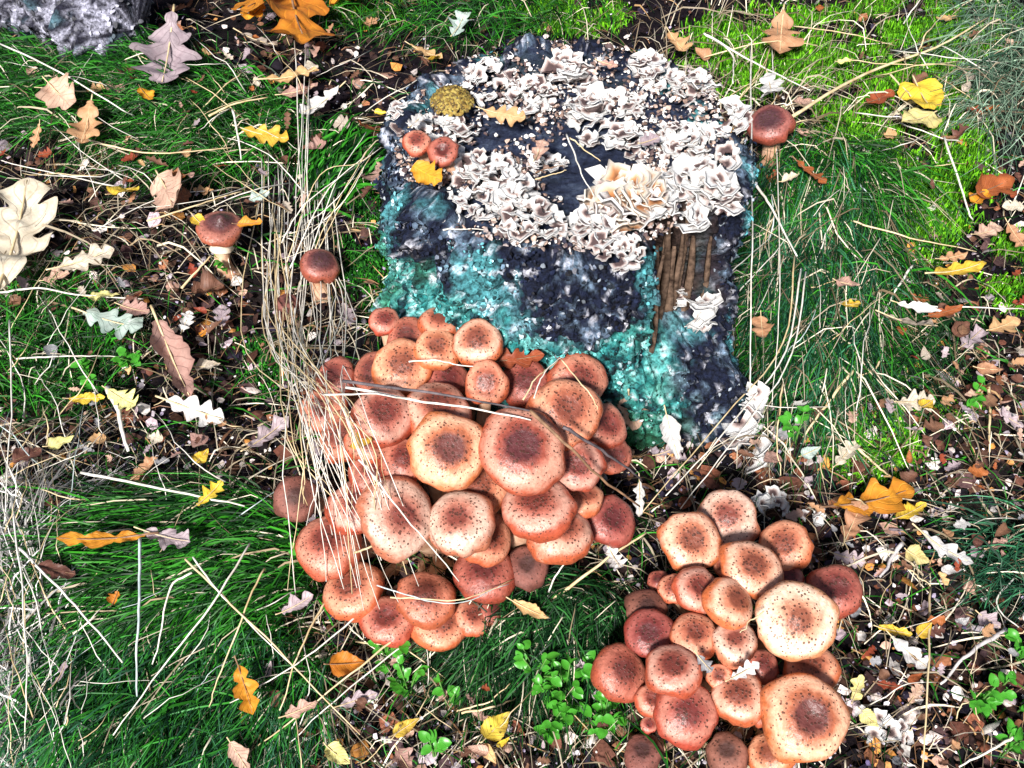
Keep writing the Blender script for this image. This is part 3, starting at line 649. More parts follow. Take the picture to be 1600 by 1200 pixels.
RIGHTC = [
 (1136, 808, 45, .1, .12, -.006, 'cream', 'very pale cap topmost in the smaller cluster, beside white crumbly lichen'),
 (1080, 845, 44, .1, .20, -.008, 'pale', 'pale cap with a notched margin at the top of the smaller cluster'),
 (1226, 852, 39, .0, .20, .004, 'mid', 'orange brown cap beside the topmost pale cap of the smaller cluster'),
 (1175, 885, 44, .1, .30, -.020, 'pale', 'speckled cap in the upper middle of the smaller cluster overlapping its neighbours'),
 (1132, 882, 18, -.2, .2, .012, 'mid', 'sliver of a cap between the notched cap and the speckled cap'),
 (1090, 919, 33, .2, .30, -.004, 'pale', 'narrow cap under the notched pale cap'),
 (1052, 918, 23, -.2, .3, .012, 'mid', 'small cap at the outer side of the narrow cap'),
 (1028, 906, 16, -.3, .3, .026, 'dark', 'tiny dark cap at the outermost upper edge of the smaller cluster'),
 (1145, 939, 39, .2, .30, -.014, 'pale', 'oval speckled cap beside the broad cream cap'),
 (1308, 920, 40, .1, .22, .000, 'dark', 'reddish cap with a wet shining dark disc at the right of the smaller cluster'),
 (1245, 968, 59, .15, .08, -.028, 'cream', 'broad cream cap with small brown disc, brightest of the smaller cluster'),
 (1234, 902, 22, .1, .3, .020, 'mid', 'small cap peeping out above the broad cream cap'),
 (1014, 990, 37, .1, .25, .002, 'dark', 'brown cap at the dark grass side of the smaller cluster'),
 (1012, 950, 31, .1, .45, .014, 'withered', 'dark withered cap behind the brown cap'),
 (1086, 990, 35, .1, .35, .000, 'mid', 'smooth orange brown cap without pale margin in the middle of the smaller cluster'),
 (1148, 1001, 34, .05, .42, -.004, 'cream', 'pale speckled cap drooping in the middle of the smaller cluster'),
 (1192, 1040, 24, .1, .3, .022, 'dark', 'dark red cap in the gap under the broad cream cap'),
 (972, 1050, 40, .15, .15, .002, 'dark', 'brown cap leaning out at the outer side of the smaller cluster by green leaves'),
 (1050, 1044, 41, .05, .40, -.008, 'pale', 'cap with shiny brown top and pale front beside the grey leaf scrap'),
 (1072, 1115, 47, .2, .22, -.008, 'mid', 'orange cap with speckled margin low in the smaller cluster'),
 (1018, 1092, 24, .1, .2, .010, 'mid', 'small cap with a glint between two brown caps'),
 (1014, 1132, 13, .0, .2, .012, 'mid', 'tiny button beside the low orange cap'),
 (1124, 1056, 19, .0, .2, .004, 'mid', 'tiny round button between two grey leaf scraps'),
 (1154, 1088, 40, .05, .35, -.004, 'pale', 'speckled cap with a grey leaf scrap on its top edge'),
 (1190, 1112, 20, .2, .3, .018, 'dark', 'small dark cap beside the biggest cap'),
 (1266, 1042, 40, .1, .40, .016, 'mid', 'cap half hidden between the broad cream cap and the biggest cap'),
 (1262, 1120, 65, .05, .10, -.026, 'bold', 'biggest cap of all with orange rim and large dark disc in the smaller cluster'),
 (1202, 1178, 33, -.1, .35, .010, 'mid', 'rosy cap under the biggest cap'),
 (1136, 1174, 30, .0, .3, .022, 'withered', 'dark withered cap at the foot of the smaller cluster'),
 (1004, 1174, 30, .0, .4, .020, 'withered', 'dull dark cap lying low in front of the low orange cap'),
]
c1 = on_cluster(zc_main, 740, 720); c1 = np.array([-.065, -.175]); c2 = np.array([.225, -.335])
for (px, py, r, du, dv, bk, tone, lab) in MAIN:
    P = on_cluster(zc_main, px, py, bk); root = c1 + .42 * (P[:2] - c1)
    dd_ = np.hypot(*(root - STC))
    if dd_ < STR + .035: root = STC + (root - STC) / dd_ * (STR + .035)
    mushroom(px, py, r, du, dv, P, tone, lab, (root[0], root[1], None), G1, ring=(r < 22), lob=.20 if tone == 'withered' else .15, wav=.14 if tone == 'withered' else .075)
for (px, py, r, du, dv, bk, tone, lab) in RIGHTC:
    P = on_cluster(zc_right, px, py, bk); root = c2 + .42 * (P[:2] - c2)
    mushroom(px, py, r, du, dv, P, tone, lab, (root[0], root[1], None), G2, lob=.20 if tone == 'withered' else .15, wav=.14 if tone == 'withered' else .075)
G3 = 'single mushrooms away from the clusters'
def single(px, py, r, du, dv, rx, ry, z, tone, lab, **kw):
    P = at(px, py, z); b_ = atg(rx, ry); return mushroom(px, py, r, du, dv, P, tone, lab, (b_[0], b_[1], None), G3, **kw)
single(345, 352, 34, -.02, .60, 368, 432, .075, 'knob', 'lone mushroom with dark knobbed cap and pale stem beside a yellow leaf', dip=.34, hh=.42, ring=True, stemw=.22)
single(500, 412, 29, .05, .50, 502, 470, .05, 'knob', 'lone dull red mushroom between the straw bundle and mossy stump', dip=.1, hh=.6, stemw=.3)
single(450, 472, 17, .0, .5, 453, 505, .03, 'withered', 'small dark mushroom hidden behind the straws beside the dull red one', hh=.6)
single(1201, 192, 33, .0, .40, 1196, 258, .10, 'knob', 'lone glossy red brown mushroom beside the right shoulder of the stump', hh=.6, stemw=.3)
def topper(px, py, r, du, dv, z, tone, lab, **kw):
    P = at(px, py, STH + z); b_ = P + np.array([.004, .006, 0]); b_[2] = float(top_z(b_[0], b_[1])) - .006
    return mushroom(px, py, r, du, dv, P, tone, lab, tuple(b_), 'small mushrooms on the stump top', **kw)
topper(651, 221, 21, -.1, .3, .022, 'mid', 'pale tan button mushroom at the left rim of the stump top', hh=.6)
topper(692, 236, 23, .0, .3, .022, 'dark', 'brown saucer shaped mushroom beside the tan button on the stump top', dip=-.25)

# ------------------------------------------------------------------ white bracket fungus on the stump
mb, N, L, b = newmat('bracket_fungus')
a = N.new('ShaderNodeAttribute'); a.attribute_name = 'rad'; n = noise_n(N, L, 240, 4); oi = N.new('ShaderNodeObjectInfo')
f = math_n(N, L, 'ADD', a.outputs['Fac'], math_n(N, L, 'MULTIPLY', math_n(N, L, 'SUBTRACT', n.outputs[0], .5), .7))
f = math_n(N, L, 'ADD', f, math_n(N, L, 'MULTIPLY', math_n(N, L, 'SUBTRACT', oi.outputs['Random'], .68), .75))
r = ramp(N, [(.10, (.10, .06, .06)), (.26, (.48, .34, .31)), (.40, (.78, .70, .66)), (.58, (.92, .91, .90))]); L.new(f, r.inputs[0])
L.new(r.outputs[0], b.inputs['Base Color']); b.inputs['Roughness'].default_value = .75; bump_n(N, L, b, n.outputs[0], .7, .002)
M['bracket'] = mb
mo, N, L, b = newmat('bracket_orange')
a = N.new('ShaderNodeAttribute'); a.attribute_name = 'rad'; n = noise_n(N, L, 160, 4)
f = math_n(N, L, 'ADD', a.outputs['Fac'], math_n(N, L, 'MULTIPLY', math_n(N, L, 'SUBTRACT', n.outputs[0], .5), .7))
r = ramp(N, [(.15, (.22, .08, .03)), (.45, (.62, .27, .10)), (.68, (.74, .52, .36)), (.9, (.88, .82, .74))]); L.new(f, r.inputs[0])
L.new(r.outputs[0], b.inputs['Base Color']); b.inputs['Roughness'].default_value = .7; bump_n(N, L, b, n.outputs[0], .7, .002)
M['bracket_orange'] = mo
def bracket_mesh(seed, mat, span=230):
    r_ = np.random.default_rng(seed); na, nr = 11, 4
    a = np.radians(np.linspace(-span / 2, span / 2, na))[None]; s = np.array([.06, .4, .75, 1.0])[:, None]
    rr = s * (1 + .18 * np.sin(a * r_.integers(3, 6) + r_.uniform(0, 6)) * s + .12 * np.sin(a * 7 + seed) * s)
    z = .15 * np.sin(a * r_.integers(3, 5) + r_.uniform(0, 6)) * s ** 1.5 + r_.uniform(-.12, .2) * s ** 2 + .08 * np.sin(a * 9 + seed) * s ** 2
    T = np.stack([rr * np.cos(a), rr * np.sin(a), z + 0 * a], -1); th_ = np.array([.3, .26, .22, .12])[:, None]
    B = T - np.stack([0 * rr, 0 * rr, th_ + 0 * a], -1)
    Vb = np.concatenate([T.reshape(-1, 3), B.reshape(-1, 3)]); n = nr * na
    F = [grid_faces(nr, na), grid_faces(nr, na, off=n)[:, ::-1]]
    e = np.arange(na - 1) + (nr - 1) * na; F.append(np.stack([e, e + 1, e + 1 + n, e + n], -1)[:, ::-1])
    rd = np.concatenate([np.repeat(s[:, 0], na)] * 2); rd[n:] *= .8
    me = npmesh('bracket', Vb, F, rad=rd); me.materials.append(mat); return me
BM = [bracket_mesh(50 + q, M['bracket'], rng.uniform(190, 300)) for q in range(14)]
BO = [bracket_mesh(80 + q, M['bracket_orange'], rng.uniform(200, 300)) for q in range(5)]
def clump(px, py, rx, ry, n, smin, smax, lab, H=.014, orange=0.0, z=None, side=None, up=(.1, .9), gr='white bracket fungus clumps on the stump top'):
    c = at(px, py, STH + .004) if z is None else at(px, py, z)
    t = empty('bracket_fungus', c); tag(t, lab, 'fungus', gr)
    sx = rx * depth(c) / FPX; sy = ry * depth(c) / FPX / .62
    for q in range(n):
        rho = rng.uniform(0, 1) ** .5; a_ = rng.uniform(0, 2 * math.pi)
        x, y = rho * math.cos(a_) * sx, rho * math.sin(a_) * sy
        pool = BO if rng.uniform() < orange * (1.7 - 1.6 * rho) else BM
        o = bpy.data.objects.new('bracket', pool[rng.integers(0, len(pool))]); link(o, t)
        if side is None:
            zz = H * (1 - rho ** 2) + rng.uniform(-.002, .004)
            tz = float(top_z(c[0] + x, c[1] + y)) - c[2] if math.hypot(c[0] + x - STC[0], c[1] + y - STC[1]) < STR * .9 else -.004
            o.location = (x, y, tz + zz)
            az = a_ + rng.normal(0, 1.5); tilt = rng.uniform(*up)
        else:
            o.location = (x, rng.uniform(-.004, .002) - y * .2, y * .9); az = side + rng.normal(0, .5); tilt = rng.uniform(-.1, .5)
        s = rng.uniform(smin, smax); o.scale = (s, s * rng.uniform(.8, 1.3), s * rng.uniform(.8, 1.3))
        o.rotation_euler = (rng.normal(0, .3), -tilt, az)
    return t
CL = [
 (640, 178, 28, 26, 16, .008, .015, 'white ragged bracket fungus on the outer left rim of the stump top', .008),
 (690, 196, 50, 30, 34, .006, .012, 'pinkish crumbly fungus crust near the two small mushrooms on the stump', .008),
 (765, 120, 45, 26, 26, .006, .012, 'crumbly pale fungus near the back rim between the yellow moss and the oak leaf', .010),
 (828, 140, 40, 26, 26, .006, .012, 'crumbly fungus patch behind the tan oak leaf on the stump', .010),
 (885, 112, 30, 26, 16, .010, .017, 'bright white fungus lump at the back rim of the stump top', .016),
 (918, 168, 24, 36, 18, .010, .016, 'column of bright white fungus in the middle of the stump top', .014),
 (1010, 112, 34, 20, 18, .008, .015, 'ruffled pale fungus at the back rim beside a brown leaf', .012),
 (1070, 138, 44, 24, 26, .006, .013, 'crumbly white fungus at the far right of the back rim', .012),
 (975, 158, 34, 20, 18, .006, .012, 'crumbly fungus between the white column and the back rim', .010),
 (985, 212, 36, 22, 18, .008, .014, 'cream fungus patch beside a lilac leaf scrap on the stump top', .012),
 (1060, 215, 46, 26, 26, .006, .012, 'crumbly brownish white fungus inside the right rim', .010),
 (1118, 235, 28, 36, 20, .007, .013, 'crumbly fungus running down the right rim of the stump', .010),
 (1148, 180, 18, 20, 9, .008, .015, 'small white fungus tuft on the outermost right rim', .010),
 (760, 262, 44, 32, 28, .007, .013, 'pink tinged frilly fungus mound in front of the two small mushrooms', .018),
 (735, 312, 34, 22, 18, .006, .012, 'brown edged fungus crumbs on the front left edge of the stump top', .010),
 (800, 290, 34, 26, 18, .009, .015, 'white frilled fungus at the edge of the dark bare wood', .016),
 (830, 346, 44, 28, 32, .007, .013, 'bright white popcorn like fungus mound on the front edge of the stump', .018),
 (935, 352, 34, 34, 26, .007, .013, 'bright white lumpy fungus overhanging the front edge of the stump', .016),
 (972, 390, 30, 22, 18, .006, .011, 'white crumbs of fungus spilling down the front of the stump', .006),
 (1085, 280, 34, 28, 20, .010, .017, 'large white leafy fungus lobes near the split of the stump', .020),
 (1122, 300, 24, 26, 12, .010, .017, 'white leafy fungus lobes at the right rim above the split', .016),
 (858, 240, 28, 16, 12, .006, .011, 'small fungus crumbs beside pine needles in the centre of the stump top', .008),
]
for q in CL: clump(q[0], q[1], q[2] * 1.08, q[3] * 1.08, int(q[4] * 1.45), q[5] * .72, q[6] * .74, q[7], H=q[8], up=(-.25, .7))
clump(985, 312, 62, 42, 64, .008, .017, 'large ruffled bracket rosette with orange centre beside the split of the stump', H=.022, orange=.75)
clump(1095, 345, 24, 12, 6, .009, .013, 'white shelf like bracket above the split wood', H=.006)
def side_clump(px, py, th_deg, rx, ry, n, smin, smax, lab):
    zz = .15
    d = ray(px, py)
    tt = np.linspace(.6, 1.4, 400); pp = CAM + d * tt[:, None]; thp = np.arctan2(pp[:, 1] - STC[1], pp[:, 0] - STC[0])
    ins = (np.hypot(pp[:, 0] - STC[0], pp[:, 1] - STC[1]) < stump_r(thp, pp[:, 2])) & (pp[:, 2] < STH); ins |= pp[:, 2] < g(pp[:, 0], pp[:, 1])
    i = int(np.argmax(ins)); c = pp[i]; a_ = math.atan2(c[1] - STC[1], c[0] - STC[0])
    t = empty('bracket_fungus', c); tag(t, lab, 'fungus', 'fungus clumps on the flank of the stump')
    for q in range(n):
        o = bpy.data.objects.new('bracket', BM[rng.integers(0, len(BM))]); link(o, t)
        u, v = rng.uniform(-1, 1, 2); w = u * rx * depth(c) / FPX
        o.location = (-math.sin(a_) * w, math.cos(a_) * w, v * ry * depth(c) / FPX * 1.3)
        o.location.x += math.cos(a_) * .003; o.location.y += math.sin(a_) * .003
        s = rng.uniform(smin, smax); o.scale = (s, s * 1.2, s); o.rotation_euler = (rng.normal(0, .4), -rng.uniform(-.2, .5), a_ + rng.normal(0, .5))
side_clump(1088, 505, 0, 18, 48, 22, .008, .014, 'curled white brackets in a row down the right flank of the stump')
side_clump(1062, 455, 0, 14, 16, 7, .006, .011, 'few small white brackets under the split in the stump')
side_clump(1160, 650, 0, 42, 28, 16, .010, .017, 'pale flat brackets at the root of the stump among crossing straws')
side_clump(1170, 712, 0, 26, 16, 8, .012, .019, 'cream shelf brackets low on the stump root above the smaller mushroom cluster')
def ground_clump(px, py, rx, ry, n, smin, smax, lab):
    c = atg(px, py); t = empty('lichen_tuft', c); tag(t, lab, 'lichen')
    for q in range(n):
        x, y = rng.uniform(-1, 1) * rx * depth(c) / FPX, rng.uniform(-1, 1) * ry * depth(c) / FPX
        o = bpy.data.objects.new('lobe', BM[rng.integers(0, len(BM))]); link(o, t); s = rng.uniform(smin, smax); o.scale = (s, s, s)
        o.location = (x, y, float(g(c[0] + x, c[1] + y)) - c[2] + rng.uniform(.012, .025)); o.rotation_euler = (0, -rng.uniform(0, 1), rng.uniform(0, 6.28))
ground_clump(1202, 802, 20, 16, 12, .006, .010, 'crumbly white lichen tuft beside the topmost pale cap')
ground_clump(1262, 822, 12, 14, 6, .006, .009, 'tiny pale lichen scrap beside the orange brown cap')
ground_clump(1378, 1150, 30, 22, 9, .006, .010, 'white lichen scraps by the yellow leaves near the biggest cap')
# crumbs between the brackets
nc = 9000; rr_ = np.sqrt(rng.uniform(0, 1, nc)) * STR * .93; aa = rng.uniform(0, 2 * math.pi, nc)
xc, yc = STC[0] + rr_ * np.cos(aa), STC[1] + rr_ * np.sin(aa); hole = np.exp(-(((xc - .085) / .045) ** 2 + ((yc - .0) / .075) ** 2) * 1.3)
kp = (fbm(xc * 25, yc * 25, 6.0, 3) + rng.uniform(-.35, .35, nc) - hole * 1.1) > -.12; xc, yc = xc[kp], yc[kp]; nc = len(xc)
pal = np.array([(.80, .77, .74), (.46, .38, .36), (.24, .16, .13), (.86, .84, .82), (.12, .08, .08), (.50, .36, .30), (.03, .03, .05)])
fo = flakes('fungus_crumbs', np.stack([xc, yc, top_z(xc, yc) + rng.uniform(-.002, .005, nc)], -1), np.array([0, 0, 1.0]) + rng.normal(0, .6, (nc, 3)), rng.uniform(.0006, .0034, nc), pal[rng.integers(0, 7, nc)] * rng.uniform(.7, 1.1, (nc, 1)), M['attr_crust'])
tag(fo, 'crumbs of old fungus and bark scattered over the stump top', 'crumbs', kind='stuff')
# yellow brown moss lump
npz = 900; cm = at(706, 158, STH + .004); a_ = rng.uniform(0, 6.28, npz); rh = rng.uniform(0, 1, npz) ** .5
pm = cm + np.stack([rh * .021 * np.cos(a_), rh * .024 * np.sin(a_), .012 * (1 - rh ** 2)], -1)
ml = flakes('moss_lump', pm - cm, np.stack([rh * np.cos(a_), rh * np.sin(a_), 1 + 0 * a_], -1) + rng.normal(0, .5, (npz, 3)), rng.uniform(.0008, .0024, npz), np.array([(.26, .17, .04), (.12, .08, .03), (.34, .26, .07)])[rng.integers(0, 3, npz)], M['attr_moss'])
ml.location = tuple(cm); tag(ml, 'yellow brown moss lump on the back left of the stump top', 'moss')

# ------------------------------------------------------------------ leaves
def leaf_mesh(kind, Ln, Wd, seed, cup=.25, bend=.2, crumple=.05, fold=.0):
    r_ = np.random.default_rng(seed); nu, nv = (54, 9) if kind == 'oak' else (24, 9)
    u = np.linspace(0, 1, nu)[:, None]; v = np.linspace(-1, 1, nv)[None]
    if kind == 'oak':
        env = np.sin(math.pi * np.clip(u, 0, 1) ** .85) ** .55 * (.55 + .6 * u) * np.where(u > .85, 1 - .25 * (u - .85) / .15, 1)
        nl_ = r_.integers(3, 5); am = r_.uniform(.75, 1.1, 12)
        def side(p): 
            w = .5 + .5 * np.cos(2 * math.pi * (nl_ * u ** .9 + p)); return env * (.38 + .62 * w ** .55) * np.interp(u, np.linspace(0, 1, 12), np.roll(am, int(p * 20))) * (1 + .05 * np.sin(u * 43 + p * 9))
        p0 = r_.uniform(0, .6); wl, wr = side(p0), side(p0 + r_.uniform(-.12, .22))
    elif kind == 'birch':
        env = np.sin(math.pi * u ** .62) ** .8 * (1 - .25 * u); se = 1 + .05 * np.sin(u * 95); wl = env * se; wr = env * se * r_.uniform(.9, 1.05)
    else:                                                            # torn scrap or long narrow leaf
        env = np.sin(math.pi * u ** .9) ** .5; wl = env * (.85 + .45 * vnoise(u * 8, seed, 1) + .15 * vnoise(u * 21, seed, 2)); wr = env * (.85 + .45 * vnoise(u * 8, seed, 5) + .15 * vnoise(u * 21, seed, 8))
    w = np.where(v < 0, wl, wr) * Wd * .5
    x = u * Ln + np.abs(v) * w * .28 * (1 if kind == 'oak' else .15) * np.clip((1 - u) * 3, 0, 1); y = v * w
    yy = y / (Wd * .5)
    z = cup * Wd * .5 * yy ** 2 * (1 + .5 * np.sin(u * 5 + seed)) + bend * Ln * ((u - .5) ** 2 - .08) * 1.4 + fold * np.abs(y)
    z = z + crumple * Wd * fbm(x / Wd * 3 + seed, y / Wd * 3, seed * .3, 3) + .10 * Wd * np.sin(u * 11 + seed) * np.abs(yy) ** 2 * crumple * 6
    Vv = np.stack([x - Ln / 2, y, z + 0 * x], -1).reshape(-1, 3); uv = np.stack([u + 0 * v, v + 0 * u], -1).reshape(-1, 2)
    return Vv, grid_faces(nu, nv), uv, lambda t: (t * Ln - Ln / 2, 0.0, bend * Ln * ((t - .5) ** 2 - .08) * 1.4)
def leaf(kind, bx, by, tx, ty, wr, tone, label, dz=.014, cup=.35, bend=.18, crumple=.20, roll=None, pitch=None, group=None, surf=None, stalk=True, name=None, fold=0.0):
    sd_ = int(bx * 3 + by * 11 + tx * 5) % 9973; r_ = np.random.default_rng(sd_)
    dz = dz + .012
    if roll is None: roll = r_.normal(0, .22) if surf is None else 0.0
    if pitch is None: pitch = r_.normal(0, .12) if surf is None else 0.0
    if surf is None: A, B = atg(bx, by, dz), atg(tx, ty, dz)
    else: A, B = surf(bx, by), surf(tx, ty)
    c = (A + B) / 2; d = B - A; Ln = float(np.linalg.norm(d)); Wd = Ln * wr
    Vv, F, uv, midp = leaf_mesh(kind, Ln, Wd, sd_, cup, bend, crumple, fold)
    xa = d / Ln
    nz = np.array([0, 0, 1.0]) if surf is None else -(c - CAM) / np.linalg.norm(c - CAM) * .6 + np.array([0, 0, .5])
    ya = np.cross(nz, xa); ya /= np.linalg.norm(ya); za = np.cross(xa, ya)
    o = obj(name or {'oak': 'oak_leaf', 'birch': 'birch_leaf'}.get(kind, 'dead_leaf'), npmesh('leaf', Vv, F, uv=uv), M['leaf_' + tone])
    mt = Matrix(((xa[0], ya[0], za[0]), (xa[1], ya[1], za[1]), (xa[2], ya[2], za[2]))).to_quaternion()
    o.rotation_mode = 'QUATERNION'; o.rotation_quaternion = mt @ Quaternion((1, 0, 0), roll) @ Quaternion((0, 1, 0), pitch)
    lift = .5 * Wd * abs(math.sin(roll)) * .6 + .5 * Ln * abs(math.sin(pitch)) * .7
    o.location = (c[0], c[1], c[2] + lift); tag(o, label, 'leaf', group)
    if stalk:
        pp = [midp(t) for t in (-.16, 0, .3, .65, .97)]; pp = np.array(pp); pp[:, 2] += .0006; pp[0, 2] = pp[1, 2] + .002
        Vs, Fs = tube(catmull(pp, 12), np.linspace(.0011, .0003, 12) * max(.6, Ln / .07), 5)
        obj('leaf_stalk', npmesh('leaf_stalk', Vs, Fs), M['twig_brown'] if tone in ('brown', 'russet', 'orange') else M['straw_tan'], o)
    return o
